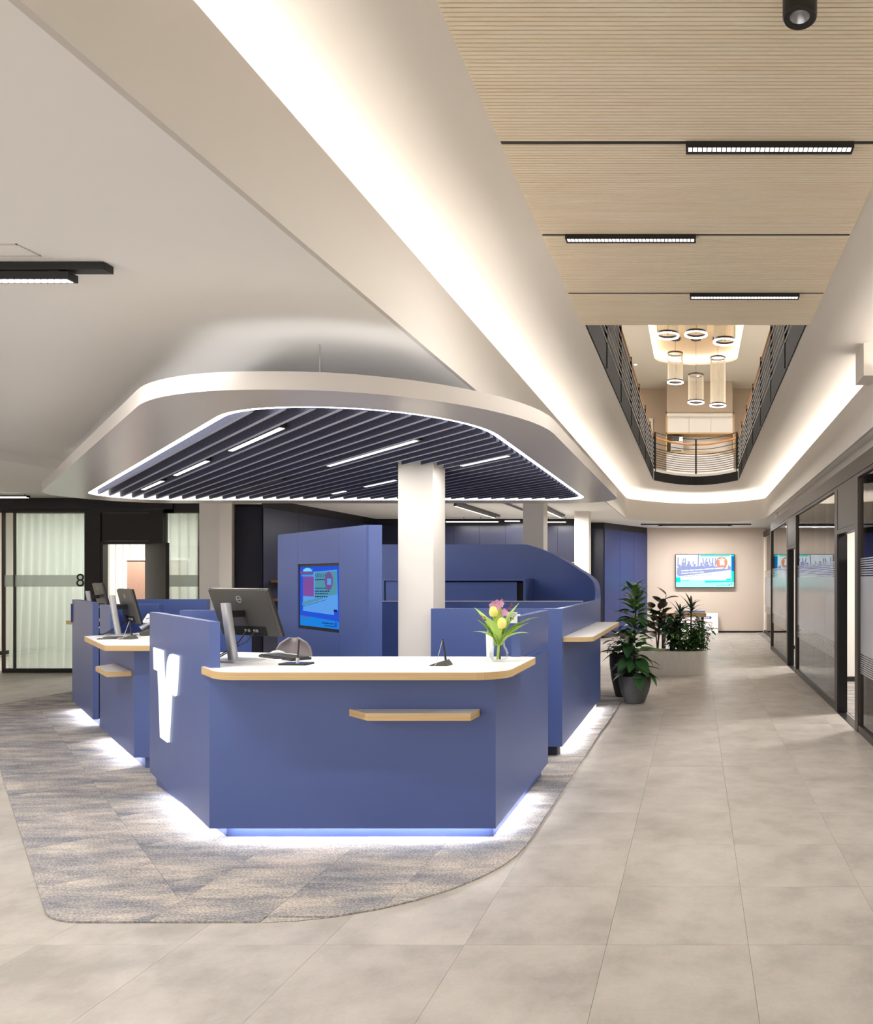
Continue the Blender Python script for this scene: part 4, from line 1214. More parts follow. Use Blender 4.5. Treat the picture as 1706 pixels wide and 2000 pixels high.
# balcony railing: two long sides and the bowed end
RODS = [4.026, 4.119, 4.199, 4.284, 4.375, 4.468, 4.571]
def side_rail(sx, label):
    t = thing('balcony_railing', label, 'railing', (sx*0.94, 11.5, ZV), 0, 'side railings of the upper balcony')
    x = sx*0.935
    yb(sx*0.938, sx*0.95, 6.38, 16.7, ZV+0.0, FZ+0.02, 'edge_beam', M['iron'], t)
    for z in RODS: MB().tube([(x, 6.38, z), (x, 16.7, z)], 0.008, 6).build('rod', M['rod'], t)
    for y in (7.9, 9.4, 10.9, 12.4, 13.95, 15.4, 16.7):
        MB().box(x-sx*0.006, y-0.006, ZV+0.03, x+sx*0.06, y+0.006, 4.75).build('post', M['iron'], t)
    MB().tube([(sx*0.955, 6.38, 4.70), (sx*0.955, 16.7, 4.70)], 0.02, 8).build('handrail', M['orange'], t, smooth=True)
    for y in range(7): yb(sx*0.955, sx*0.959, 6.42+1.49*y, 7.87+1.49*y, FZ+0.025, 4.66, 'mesh_panel', M['iron'], t)
side_rail(-1, 'left balcony railing with thin steel rods and dark posts')
side_rail(1, 'right balcony railing with thin steel rods and dark posts')
t = thing('balcony_end_railing', 'bowed end railing of the upper balcony with wire mesh', 'railing', (0, 17.5, ZV))
bow = lambda off, z: [(0.93*tt, 16.72+off+0.88*(1-tt*tt), z) for tt in [-1+k/10 for k in range(21)]]
MB().loft([bow(-0.012, ZV), bow(-0.045, ZV), bow(-0.045, FZ-0.06), bow(-0.012, FZ-0.06), bow(-0.012, ZV)]).build('edge_beam', M['iron'], t)
for z in (4.03, 4.08, 4.13, 4.18, 4.23, 4.28, 4.33, 4.38, 4.44, 4.56, 4.80):
    MB().tube(bow(0.02, z), 0.008 if z > 4.4 else 0.006, 6).build('rail', M['black'], t)
MB().tube(bow(0.06, 4.68), 0.024, 8).build('handrail', M['orange'], t, smooth=True)
w = MB()
for k in range(60):
    tt = -1+2*k/59; x0 = 0.93*tt; y0 = 16.74+0.88*(1-tt*tt)
    for j in range(9):
        z0 = 4.03+j*0.05; t2 = -1+2*(min(59, k+1))/59
        w.tube([(x0, y0, z0), (0.93*(tt+t2)/2, 16.74+0.88*(1-((tt+t2)/2)**2), z0+0.025), (0.93*t2, 16.74+0.88*(1-t2*t2), z0)], 0.0045, 3)
w.build('wire_mesh', M['dgrey'], t, kind='stuff')
for tt in (-0.98, 0.0, 0.98):
    x, y = 0.93*tt, 16.73+0.88*(1-tt*tt)
    MB().box(x-0.02, y-0.01, FZ-0.2, x+0.02, y+0.02, 4.80).build('post', M['black'], t)

# pendants with chain curtains
def pendant(x, y, zt, zb, label, cz=7.14):
    t = thing('pendant_lamp', label, 'lamp', (x, y, zb), 0, 'ring pendants with chain curtains')
    r = 0.178
    MB().cyl((x, y), 0.12, cz-0.05, cz, 24).build('ceiling_cup', M['bronze'], t, smooth=True)
    MB().tube([(x, y, zb+0.02), (x+0.02, y, (zb+zt)/2), (x, y, zt), (x, y, cz-0.05)], 0.004, 6).build('cable', M['dark'], t)
    for nm, z in (('top_ring', zt), ('lower_ring', zb+0.02)):
        MB().lathe([(r-0.012, z), (r+0.004, z), (r+0.004, z+0.035), (r-0.012, z+0.035), (r-0.012, z)], (x, y, 0), 40).build(nm, M['bronze'], t, smooth=True)
    MB().lathe([(r-0.016, zb+0.004), (r+0.014, zb), (r+0.014, zb+0.018), (r-0.016, zb+0.018)], (x, y, 0), 40).build('light_ring', M['pendled'], t, smooth=True)
    c = MB()
    for k in range(72):
        a = 2*PI*k/72; px, py = x+(r-0.002)*math.cos(a), y+(r-0.002)*math.sin(a)
        c.box(px-0.0022, py-0.0022, zb+0.05, px+0.0022, py+0.0022, zt)
    c.build('chain_curtain', M['chain'], t, kind='stuff')
    return t
pendant(-0.466, 12.4, 6.5, 5.53, 'near left glowing ring pendant, its top hidden by the wood ceiling')
pendant(0.0, 12.4, 6.6, 5.55, 'near middle glowing ring pendant, its top hidden by the wood ceiling')
pendant(0.474, 12.4, 6.5, 5.43, 'near right glowing ring pendant, its top hidden by the wood ceiling')
pendant(-0.48, 17.5, 6.75, 6.09, 'rear left ring pendant with the shortest chain curtain')
pendant(0.0, 17.5, 6.25, 5.62, 'rear middle ring pendant hanging on a long cable')
pendant(0.51, 17.5, 6.65, 5.55, 'rear right ring pendant with the longest chain curtain')

# ---------------------------------------------------------------- desk equipment
def monitor(loc, rz, label, tilt=0.38, reach=0.075, ph=0.305):
    t = thing('monitor', label, 'monitor', loc, rz, 'desk monitors')
    # base and column lean a little away from the screen
    MB().prism(roundpoly([(-0.13, -0.10), (0.13, -0.10), (0.13, 0.11), (-0.13, 0.11)], 0.02, 4), 0.001, 0.009).build('base_plate', M['silver'], t, local=True)
    MB().prism(roundpoly([(-0.125, -0.095), (0.125, -0.095), (0.125, 0.105), (-0.125, 0.105)], 0.02, 4), 0.0, 0.001).build('base_pad', M['dark'], t, local=True)
    rows = []
    for z in (0.009, 0.365):
        yy = -0.015-0.05*(z/0.365); k = 1-0.0*z
        rows.append([(x*k, y+yy, z) for x, y in roundpoly([(-0.026, -0.022), (0.026, -0.022), (0.026, 0.022), (-0.026, 0.022)], 0.012, 3)])
    b = MB().loft(rows, 0, True); n = len(rows[0]); b.f += [list(range(n, 2*n)), list(range(n-1, -1, -1))]; b.m += [0, 0]
    b.build('stand_column', M['silver'], t, smooth=True, local=True)
    MB().box(-0.022, -0.045, ph-0.03, 0.022, reach-0.03, ph+0.012).build('stand_arm', M['dark'], t, local=True)
    ct, st = math.cos(tilt), math.sin(tilt)
    def pos(o):
        o.location = (0, reach, ph); o.rotation_euler = (tilt, 0, 0)
    b = MB().box(-0.272, -0.010, -0.160, 0.272, 0.004, 0.160)
    b.box(-0.266, 0.004, -0.150, 0.266, 0.0045, 0.154, 1)
    pn_ = b.build('panel', [M['dark'], M['void']], t, local=True, bevel=0.002); pos(pn_)
    A_ = [(-0.270, -0.010, -0.158), (0.270, -0.010, -0.158), (0.270, -0.010, 0.158), (-0.270, -0.010, 0.158)]
    B2 = [(-0.262, -0.026, -0.150), (0.262, -0.026, -0.150), (0.262, -0.022, 0.152), (-0.262, -0.022, 0.152)]
    b = MB().loft([A_, B2], 0, True); b.f.append([4, 5, 6, 7][::-1]); b.m.append(0)
    bc = b.build('back_cover', M['dgrey'], t, local=True, bevel=0.003); pos(bc)
    b = MB().box(-0.16, -0.0275, -0.150, 0.16, -0.0255, -0.088); 
    b.build('port_recess', M['void'], bc, local=True)
    b = MB()
    for x in (-0.03, 0.0, 0.05, 0.075): b.box(x, -0.034, -0.125, x+0.012, -0.0275, -0.108)
    b.build('plug', M['silver'], bc, local=True)
    b = MB(); n = 28
    rg = [[(r*math.cos(2*PI*i/n), y, 0.095+r*math.sin(2*PI*i/n)) for i in range(n)] for r, y in ((0.019, -0.0245), (0.0225, -0.0245), (0.0225, -0.0262), (0.019, -0.0262), (0.019, -0.0245))]
    b.loft(rg, 0, True).build('logo_ring', M['silver'], bc, local=True)
    text('logo_lettering', 'DELL', 0.0135, M['silver'], bc, (0, -0.0252, 0.095), (PI/2, 0, 0), 0.0005)
    b = MB()
    b.tube([(-0.02, reach+0.01, 0.18), (-0.03, reach-0.03, 0.12), (-0.02, -0.03, 0.06), (-0.06, -0.08, 0.02), (-0.12, -0.12, 0.006)], 0.004, 6)
    b.tube([(0.06, reach+0.01, 0.185), (0.03, reach-0.02, 0.12), (-0.01, -0.03, 0.075), (-0.05, -0.09, 0.03), (-0.16, -0.10, 0.006)], 0.004, 6)
    b.build('cable', M['dark'], t, local=True, smooth=True)
    return t
monitor((-2.890, 4.724, CT), -0.40, 'dark monitor seen from behind on the nearest desk', 0.34)
monitor((-5.249, 6.862, CT), -0.73, 'dark monitor seen edge-on at the middle left desk', 0.22, 0.075, 0.265)
monitor((-7.212, 9.020, CT), -0.73, 'dark monitor rising behind the farther blue side panel', 0.22)

def keyboard(loc, rz, label):
    t = thing('keyboard', label, 'keyboard', loc, rz, 'black keyboards')
    b = MB(); b.prism(roundpoly([(-0.22, -0.065), (0.22, -0.065), (0.22, 0.065), (-0.22, 0.065)], 0.012, 3), 0.0, 0.014)
    b.build('body', M['dark'], t, local=True)
    k = MB()
    for r in range(5):
        for c_ in range(16):
            x, y = -0.21+c_*0.0262, -0.055+r*0.0225
            k.box(x, y, 0.014, x+0.022, y+0.018, 0.019)
    k.build('keys', M['dgrey'], t, local=True, kind='stuff')
    return t
kb = keyboard((-2.673, 4.889, CT), -0.62, 'black keyboard on the nearest desk beside the monitor')
dup(kb, (-4.617, 6.561, CT), -0.9, 'black keyboard on the middle left desk by the sign panel')

def signature_pad(loc, rz, label):
    t = thing('signature_pad', label, 'signature pad', loc, rz)
    MB().prism(roundpoly([(-0.085, -0.05), (0.085, -0.05), (0.085, 0.05), (-0.085, 0.05)], 0.008, 3), 0, 0.010).build('pad', M['dark'], t, local=True)
    MB().box(-0.06, -0.035, 0.010, 0.06, 0.03, 0.0108).build('glass_face', mat('pad_face', S(70, 78, 110), 0.12), t, local=True)
    MB().lathe([(0.011, 0.010), (0.010, 0.04), (0.004, 0.042)], (0.01, -0.005, 0), 14).build('pen_cup', M['steel'], t, local=True, smooth=True)
    MB().tube([(0.01, -0.005, 0.02), (0.02, -0.003, 0.15)], [0.0045, 0.0045], 8).build('pen', M['dark'], t, local=True, smooth=True)
    return t
signature_pad((-2.406, 4.530, CT), -0.08, 'black signature pad with upright pen on the nearest counter')

def pen_stand(loc, rz, label):
    t = thing('pen_stand', label, 'pen stand', loc, rz, 'wedge pen stands')
    v = [(-0.065, -0.045, 0), (0.05, -0.05, 0), (0.055, 0.04, 0), (-0.055, 0.045, 0), (-0.06, -0.04, 0.006), (0.03, -0.04, 0.034), (0.035, 0.025, 0.036), (-0.05, 0.038, 0.008)]
    MB().add(v, [(0,3,2,1),(4,5,6,7),(0,1,5,4),(1,2,6,5),(2,3,7,6),(3,0,4,7)]).build('wedge_base', M['dgrey'], t, local=True, bevel=0.006)
    MB().tube([(0.025, -0.005, 0.025), (0.005, -0.002, 0.155)], [0.0065, 0.005], 10).build('pen', M['dark'], t, local=True, smooth=True)
    MB().tube([(0.004, -0.004, 0.152), (-0.012, -0.03, 0.06), (-0.018, -0.048, 0.012), (-0.03, -0.052, 0.003)], 0.0018, 6).build('cord', M['silver'], t, local=True, smooth=True)
    return t
ps = pen_stand((-1.516, 4.491, CT), 0.0, 'dark wedge pen stand alone in the middle of the nearest counter')
dup(ps, (-4.841, 6.425, CT), 0.1, 'dark wedge pen stand at the corner of the middle left counter')

t = thing('computer_mouse', 'silver and black computer mouse behind the keyboard on the nearest desk', 'mouse', (-2.819, 5.054, CT), 0.9)
rows = []
for k in range(7):
    f = k/6; x = -0.055+0.11*f; w_ = 0.028*math.sin(PI*(0.15+0.75*f)); h_ = 0.036*math.sin(PI*(0.12+0.72*f))
    rows.append([(x, w_*math.cos(PI*j/8), h_*math.sin(PI*j/8)+0.001) for j in range(9)])
MB().loft(rows).build('shell', M['silver'], t, smooth=True, local=True)
MB().box(-0.05, -0.02, 0, 0.05, 0.02, 0.004).build('base', M['dark'], t, local=True)
MB().box(0.02, -0.003, 0.026, 0.035, 0.003, 0.034).build('wheel', M['dark'], t, local=True)
t = thing('desk_cable', 'thin white cable lying curled on the nearest counter by the keyboard', 'cable', (-2.673, 4.763, CT))
MB().tube([(-2.848, 4.860, CT+.003), (-2.760, 4.792, CT+.003), (-2.683, 4.763, CT+.003), (-2.605, 4.792, CT+.003), (-2.586, 4.850, CT+.003)], 0.003, 6).build('cord', M['silver'], t, smooth=True)

for i, (x, y, rz) in enumerate(((-5.02, 6.42, 0.5), (-5.10, 6.59, 0.2))):
    t = thing('card_holder', ['front', 'rear'][i]+' of two flat black cards lying on the middle left counter', 'card', (x, y, CT), rz)
    MB().box(-0.07, -0.03, 0, 0.07, 0.03, 0.006).build('card', M['dark'], t, local=True)
    MB().box(-0.06, -0.022, 0.006, 0.06, 0.022, 0.008).build('face', M['dgrey'], t, local=True)
t = thing('desk_phone', 'grey desk phone behind the monitor on the middle left desk', 'phone', (-4.957, 6.853, CT), -0.9)
v = [(-0.08, -0.09, 0), (0.08, -0.09, 0), (0.08, 0.09, 0), (-0.08, 0.09, 0), (-0.08, -0.09, 0.03), (0.08, -0.09, 0.03), (0.08, 0.09, 0.10), (-0.08, 0.09, 0.10)]
MB().add(v, [(0,3,2,1),(4,5,6,7),(0,1,5,4),(1,2,6,5),(2,3,7,6),(3,0,4,7)]).build('base', M['dgrey'], t, local=True, bevel=0.006)
MB().tube([(-0.05, -0.08, 0.06), (-0.052, -0.03, 0.095), (-0.052, 0.05, 0.12), (-0.05, 0.10, 0.125)], [0.024, 0.016, 0.016, 0.024], 10).build('handset', M['silver'], t, local=True, smooth=True)
t = thing('paper_stack', 'crumpled white paper slips beside the phone on the middle left desk', 'papers', (-5.016, 6.960, CT), 0.3)
MB().add([(-0.08,-0.05,0.11),(0.07,-0.06,0.12),(0.06,0.05,0.16),(-0.07,0.06,0.19),(-0.08,-0.05,0.105),(0.07,-0.06,0.115),(0.06,0.05,0.155),(-0.07,0.06,0.185)], [(0,1,2,3),(7,6,5,4),(0,4,5,1),(1,5,6,2),(2,6,7,3),(3,7,4,0)]).build('sheet', M['paper'], t, local=True)
MB().box(-0.06, 0.0, 0, 0.06, 0.05, 0.15).build('holder', M['dgrey'], t, local=True)

t = thing('leaflet_holder', 'small white and navy leaflet box behind the farther blue side panel', 'holder', (-7.339, 8.962, CT), 0.3)
MB().box(-0.05, -0.03, 0, 0.05, 0.03, 0.24).box(-0.052, -0.034, 0.13, 0.052, 0.034, 0.245).build('box', M['paper'], t, local=True)
MB().add([(-0.07, -0.05, 0.0), (0.045, -0.05, 0.0), (0.045, -0.035, 0.0), (-0.07, -0.035, 0.0), (-0.07, -0.05, 0.215), (0.045, -0.05, 0.205), (0.045, -0.035, 0.205), (-0.07, -0.035, 0.215)], [(0,3,2,1),(4,5,6,7),(0,1,5,4),(1,2,6,5),(2,3,7,6),(3,0,4,7)]).build('navy_leaflet', mat('leaflet_navy', S(40, 44, 110), 0.5), t, local=True)

t = thing('desk_sensor_box', 'small white box with a dark window on top of the blue privacy panel', 'device', (-1.215, 5.03, PT), 0.0)
MB().box(-0.032, -0.05, 0.0, 0.036, 0.02, 0.012).box(-0.034, -0.064, -0.045, 0.036, -0.062, 0.028).build('shell', M['paper'], t, local=True, bevel=0.0015)
MB().box(-0.012, -0.0655, -0.02, 0.012, -0.064, -0.006).build('window', M['dark'], t, local=True)
b = MB()
for k in range(4): b.box(-0.022, -0.0645, 0.0+k*0.006, 0.024, -0.064, 0.002+k*0.006)
b.build('print_lines', M['dgrey'], t, local=True)

t = thing('pen_holder', 'narrow white holder with pens and a charger behind the flower vase', 'holder', (-1.346, 4.918, CT))
MB().loft([[(x*0.85, y*0.85, 0) for x, y in ((-.022,-.02),(.022,-.02),(.022,.02),(-.022,.02))], [(x, y, 0.155) for x, y in ((-.022,-.02),(.022,-.02),(.022,.02),(-.022,.02))]], 0, True).add([(-.0185,-.017,0.001),(.0185,-.017,0.001),(.0185,.017,0.001),(-.0185,.017,0.001)], [(0,1,2,3)]).build('holder_body', M['paper'], t, local=True)
MB().tube([(-0.012, 0, 0.02), (-0.016, 0, 0.17), (-0.012, 0, 0.185), (-0.02, 0, 0.20), (-0.028, 0, 0.205)], 0.004, 6).build('white_pen', M['silver'], t, local=True, smooth=True)
MB().tube([(0.008, 0, 0.02), (0.012, 0, 0.175)], 0.005, 6).build('dark_pen', M['dark'], t, local=True)

# office chair seen over the counter
t = thing('shell_chair', 'grey shell chair back showing over the nearest counter', 'chair', (-3.42, 6.32, 0), 0.35)
rows = []
for k in range(25):
    f = k/24
    if f < 0.45:
        y, z = -0.20+0.40*f/0.45, 0.45-0.02*math.sin(PI*f/0.45); w_ = 0.21
    else:
        g_ = (f-0.45)/0.55
        y, z = 0.20+0.10*g_**0.8+0.03*math.sin(PI*g_), 0.45+0.575*g_
        w_ = 0.14*math.sqrt(max(0.06, 1-(max(0, g_-0.72)/0.28)**2.2))
    rows.append([(w_*math.sin(1.15*(j/6-1))/math.sin(1.15), y-0.10*(1-math.cos(1.15*(j/6-1)))*(1 if f > 0.45 else 0), z+(0.05*(1-math.cos(1.1*(j/6-1))) if f <= 0.45 else 0)) for j in range(13)])
o = MB().loft(rows).build('shell', M['greyshell'], t, smooth=True, local=True)
md = o.modifiers.new('solid', 'SOLIDIFY'); md.thickness = 0.012
MB().cyl((0, 0), 0.025, 0.08, 0.42, 12).build('gas_post', M['steel'], t, local=True, smooth=True)
for k in range(5):
    a = 2*PI*k/5
    MB().tube([(0, 0, 0.09), (0.26*math.cos(a), 0.26*math.sin(a), 0.055)], [0.022, 0.014], 8).build('foot', M['steel'], t, local=True, smooth=True)
    MB().lathe([(0.0001, 0.0), (0.02, 0.006), (0.024, 0.025), (0.02, 0.044), (0.0001, 0.05)], (0.26*math.cos(a), 0.26*math.sin(a), 0), 12).build('castor', M['dark'], t, local=True, smooth=True)

# ---------------------------------------------------------------- flowers
VX, VY = -1.23, 4.70
t = thing('flower_vase', 'clear round glass vase with a wide neck on the nearest counter', 'vase', (VX, VY, CT))
pv = [(0.0001, 0.004), (0.036, 0.002), (0.05, 0.012), (0.058, 0.035), (0.058, 0.052), (0.05, 0.075), (0.038, 0.092), (0.036, 0.10), (0.037, 0.14), (0.042, 0.172)]
MB().lathe([(r, CT+z) for r, z in pv], (VX, VY, 0), 28).build('glass_body', M['vaseglass'], t, smooth=True)
MB().lathe([(0.0001, CT+0.006), (0.046, CT+0.014), (0.054, CT+0.036), (0.054, CT+0.05), (0.051, CT+0.058), (0.0001, CT+0.058)], (VX, VY, 0), 28).build('water', thin_glass('water', (0.94, 0.965, 0.955, 1), 1.2, (1, 1, 1, 1), 0.1, 0.2), t, smooth=True)
def blade(l, w, bend, fold=0.25, n=9, tip=1.0, twist=0.0):
    """strap leaf along +x that bends down (negative) or up"""
    rows = []; x = z = 0; a = 0
    for k in range(n+1):
        f = k/n; ww = w*math.sin(PI*min(0.999, 0.12+0.88*f)**0.75)**0.9 if f < 1 else 0.0005
        rows.append([(x, -ww/2, z+ww*fold), (x, 0, z), (x, ww/2, z+ww*fold)])
        a += bend/n
        x += l/n*math.cos(a); z += l/n*math.sin(a)
    return MB().loft(rows)
LEAF = {}
def leafcopy(key, mk, m_, parent, pos, az, el, sc_=1.0, roll=0.0, name='leaf'):
    if key not in LEAF:
        o = mk().build(name, m_, parent, smooth=True, local=True); LEAF[key] = o.data
    else:
        o = bpy.data.objects.new(name, LEAF[key]); COL.objects.link(o); o.parent = parent
    base_ = Vector(parent.location) if parent.type == 'EMPTY' else Vector((0, 0, 0))
    o.matrix_local = Matrix.Translation(Vector(pos)-base_) @ Matrix.Rotation(az, 4, 'Z') @ Matrix.Rotation(-el, 4, 'Y') @ Matrix.Rotation(roll, 4, 'X') @ Matrix.Scale(sc_, 4)
    return o
def tulip(dx, dy, hz, lean, leaves, label):
    t = thing('tulip', label, 'flower', (VX, VY, CT+0.01), 0, 'yellow tulips in the vase')
    top = (VX+dx, VY+dy, CT+hz)
    MB().tube([(VX+dx*0.1-0.01, VY, CT+0.012), (VX+dx*0.15, VY+dy*0.1, CT+0.12), top], 0.0045, 8).build('stem', M['tulipleaf'], t, smooth=True)
    rows = []
    MB().lathe([(0.004, 0), (0.022, 0.008), (0.030, 0.028), (0.027, 0.050), (0.016, 0.066), (0.004, 0.072)], top, 14).build('bloom', M['tulip'], t, smooth=True)
    for i, (az, el, l, z) in enumerate(leaves):
        leafcopy('tl%d' % (i % 3), lambda i=i: blade(0.26, 0.075, [-0.5, -0.9, 0.15][i % 3], 0.22), M['tulipleaf'], t, (VX+0.012*math.cos(az), VY+0.012*math.sin(az), CT+z), az, min(1.5, el+0.12), l/0.26*0.70)
tulip(-0.028, -0.02, 0.275, 0, [(PI*0.98, 1.05, 0.30, 0.10), (PI*0.95, 0.75, 0.26, 0.12), (-1.4, 1.45, 0.30, 0.10), (PI*1.05, 1.25, 0.34, 0.10), (-1.9, 1.3, 0.36, 0.10), (2.2, 1.35, 0.40, 0.10), (PI*0.9, 1.1, 0.42, 0.10)], 'taller yellow tulip at the left of the vase bouquet')
tulip(0.03, -0.05, 0.205, 0, [(0.05, 0.85, 0.32, 0.10), (-0.05, 1.05, 0.33, 0.10), (-1.3, 1.25, 0.24, 0.10), (0.3, 1.2, 0.32, 0.12), (0.15, 0.68, 0.27, 0.12), (-0.9, 1.4, 0.38, 0.10), (0.6, 1.3, 0.42, 0.10), (0.1, 1.0, 0.42, 0.11)], 'lower yellow tulip at the front right of the vase bouquet')
t = thing('orchid_spray', 'pink and mauve orchid spray rising above the tulips', 'flower', (VX, VY, CT+0.01))
stems = [[(VX, VY+0.01, CT+0.012), (VX-0.01, VY+0.02, CT+0.25), (VX-0.035, VY-0.01, CT+0.345), (VX+0.035, VY-0.02, CT+0.385)],
         [(VX+0.005, VY+0.01, CT+0.012), (VX+0.01, VY+0.02, CT+0.27), (VX+0.03, VY-0.01, CT+0.32), (VX+0.095, VY-0.01, CT+0.35)],
         [(VX-0.005, VY+0.0, CT+0.012), (VX-0.02, VY+0.02, CT+0.22), (VX-0.06, VY-0.02, CT+0.27), (VX-0.12, VY-0.03, CT+0.285)]]
for s_ in stems: MB().tube(s_, 0.003, 6).build('stem', M['mauve'], t, smooth=True)
rr = random.Random(5)
for s_, cnt in zip(stems, (9, 7, 4)):
    for k in range(cnt):
        a, b_ = Vector(s_[2]), Vector(s_[3])
        p = a+(b_-a)*(k/cnt)+Vector((rr.uniform(-.015, .015), rr.uniform(-.015, .015), rr.uniform(-.02, .015)))
        big = s_ is stems[0] and k < 6 or s_ is stems[1] and k < 2
        m_ = M['pink'] if big else M['mauve']
        fb = MB()
        if big:
            for j in range(5):
                an = 2*PI*j/5+rr.uniform(0, .4)
                e1 = Vector((math.cos(an), -0.25, math.sin(an)))*0.026; e2 = Vector((-math.sin(an), 0, math.cos(an)))*0.013
                fb.add([p, p+e1*0.55+e2, p+e1, p+e1*0.55-e2], [(0,1,2,3)])
        else: fb.lathe([(0.001, -0.008), (0.006, 0), (0.001, 0.009)], tuple(p), 6)
        fb.build('blossom', m_, t, smooth=not big)

# ---------------------------------------------------------------- plants
def ovate(l, w, bend, fold=0.12, n=8):
    rows = []; x = z = a = 0
    for k in range(n+1):
        f = k/n; ww = max(0.0006, w*(math.sin(PI*f**0.8))**0.85) if 0 < f < 1 else 0.0006
        rows.append([(x, -ww/2, z+ww*fold), (x, -ww/4, z+ww*fold*0.35), (x, 0, z), (x, ww/4, z+ww*fold*0.35), (x, ww/2, z+ww*fold)])
        a += bend/n; x += l/n*math.cos(a); z += l/n*math.sin(a)
    return MB().loft(rows)
def pot(t, x, y, r, h, m_):
    pr = [(0.0001, 0), (r*0.56, 0), (r*0.62, h*0.05), (r*0.86, h*0.42), (r*0.98, h*0.75), (r, h*0.97), (r*0.985, h), (r*0.93, h), (r*0.90, h*0.90), (0.0001, h*0.90)]
    MB().lathe(pr, (x, y, 0.001), 36).build('pot', m_, t, smooth=True)
    MB().cyl((x, y), r*0.88, h*0.89, h*0.915, 24).build('soil', M['soil'], t)
PX, PY = -0.76, 9.36
t = thing('potted_plant', 'tall leafy plant in a round charcoal pot at the island end', 'plant', (PX, PY, 0))
pot(t, PX, PY, 0.205, 0.345, M['pot'])
MB().tube([(PX, PY, 0.3), (PX-0.01, PY, 0.7), (PX+0.01, PY, 1.1), (PX+0.02, PY-0.01, 1.46)], [0.017, 0.014, 0.010, 0.004], 8).build('stem', M['stem'], t, smooth=True)
rr = random.Random(11)
for k in range(104):
    f = k/103; z = 0.36+1.10*f
    az = k*2.399+rr.uniform(-.3, .3)
    L_ = (0.33-0.15*f)*rr.uniform(0.8, 1.15)
    el = rr.uniform(-0.1, 0.6)+0.6*f**2-(0.35 if f < 0.2 else 0)
    off = rr.uniform(0.02, 0.10)*(1-f*0.75)
    kind = rr.choice([0, 1, 2]); lit = rr.random() < 0.28+0.35*(f > 0.75)
    key = 'ov%d%d' % (kind, lit)
    leafcopy(key, lambda kind=kind: ovate(0.22, [0.105, 0.09, 0.115][kind], [-0.8, -0.3, -1.1][kind]), M['leaflight'] if lit else M['leaf'], t,
             (PX+off*math.cos(az), PY+off*math.sin(az), z), az, el, L_/0.22, rr.uniform(-.4, .4))
    if off > 0.05 and k % 3 == 0:
        MB().tube([(PX, PY, z-0.02), (PX+off*math.cos(az), PY+off*math.sin(az), z)], 0.003, 5).build('petiole', M['stem'], t)

QX, QY = -0.94, 9.86
t = thing('potted_plant', 'low bronze leaved plant in a taller black pot behind the charcoal pot', 'plant', (QX, QY, 0))
pot(t, QX, QY, 0.195, 0.56, M['potdark'])
MB().tube([(QX, QY, 0.5), (QX-0.02, QY, 0.62), (QX-0.05, QY, 0.80)], [0.012, 0.01, 0.006], 8).build('stem', M['stem'], t, smooth=True)
rr = random.Random(21)
for k in range(26):
    az = k*2.399+0.5; z = 0.55+0.26*(k/26)
    leafcopy('rub%d' % (k % 3), lambda k=k: ovate(0.26, 0.11, [-0.9, -0.4, -1.4][k % 3], 0.1), M['leafbrown'] if k % 3 else M['leafdark'], t,
             (QX+0.05*math.cos(az)-0.03, QY+0.05*math.sin(az), z), az, rr.uniform(-.2, .7), rr.uniform(.7, 1.05), rr.uniform(-.4, .4))
for az, el in ((PI, 0.15), (PI*1.1, -0.3)):
    leafcopy('rub1', None, None, t, (QX-0.06, QY-0.12, 0.60), az, el, 1.0, 0.3)

GX0, GX1, GY0, GY1, GH = -0.98, 0.19, 11.95, 12.40, 0.385
t = thing('plant_trough', 'white oval plant trough on the floor before the high table', 'planter', ((GX0+GX1)/2, 12.17, 0))
op = roundpoly([(GX0, GY0), (GX1, GY0), (GX1, GY1), (GX0, GY1)], 0.2, 10)
ip2 = roundpoly([(GX0+.025, GY0+.025), (GX1-.025, GY0+.025), (GX1-.025, GY1-.025), (GX0+.025, GY1-.025)], 0.18, 10)
b = MB(); b.prism(op, 0.001, GH-0.06)
b.loft([zr(op, GH-0.06), zr(op, GH), zr(ip2, GH), zr(ip2, GH-0.06)], 0, True)
b.build('trough_body', M['planter'], t)
MB().prism(ip2, GH-0.058, GH-0.03).build('soil', M['soil'], t)
SOIL = GH-0.03
def bush(x, y, h, spread, n, keyp, dims, m_a, m_b, label, seed, stems_=5, up_=0.6, droop=None):
    t = thing('trough_plant', label, 'plant', (x, y, SOIL))
    rr = random.Random(seed)
    for s_ in range(stems_):
        a = rr.uniform(0, 2*PI); d = spread*rr.uniform(0.2, 0.75); hh = h*rr.uniform(0.75, 1.0)
        tip_ = (x+d*math.cos(a), y+d*0.6*math.sin(a), SOIL+hh)
        mid = (x+d*0.35*math.cos(a), y+d*0.3*math.sin(a), SOIL+hh*0.55)
        MB().tube([(x+0.02*math.cos(a), y+0.02*math.sin(a), SOIL-0.01), mid, tip_], [0.007, 0.006, 0.003], 6).build('stem', M['stem'], t, smooth=True)
        m = max(3, n//stems_)
        for k in range(m):
            f = 0.15+0.85*(k+rr.random()*0.6)/m
            if f < 0.55: p = Vector((x, y, SOIL))*(1-f/0.55)+Vector(mid)*(f/0.55)
            else: p = Vector(mid)*(1-(f-0.55)/0.45)+Vector(tip_)*((f-0.55)/0.45)
            az = rr.uniform(0, 2*PI); kk = rr.randrange(2)
            mm = m_a if rr.random() < 0.6 else m_b
            leafcopy('%s%d%s' % (keyp, kk, mm.name), lambda kk=kk: ovate(dims[0], dims[1], (droop or [-0.5, -1.0])[kk]), mm, t, p, az, rr.uniform(-.2, up_), rr.uniform(.7, 1.15), rr.uniform(-.5, .5))
    return t
bush(-0.38, 12.15, 0.66, 0.34, 200, 'bu', (0.18, 0.065), M['leaf'], M['leafdark'], 'dark bushy plant in the left middle of the white trough', 31, 6)
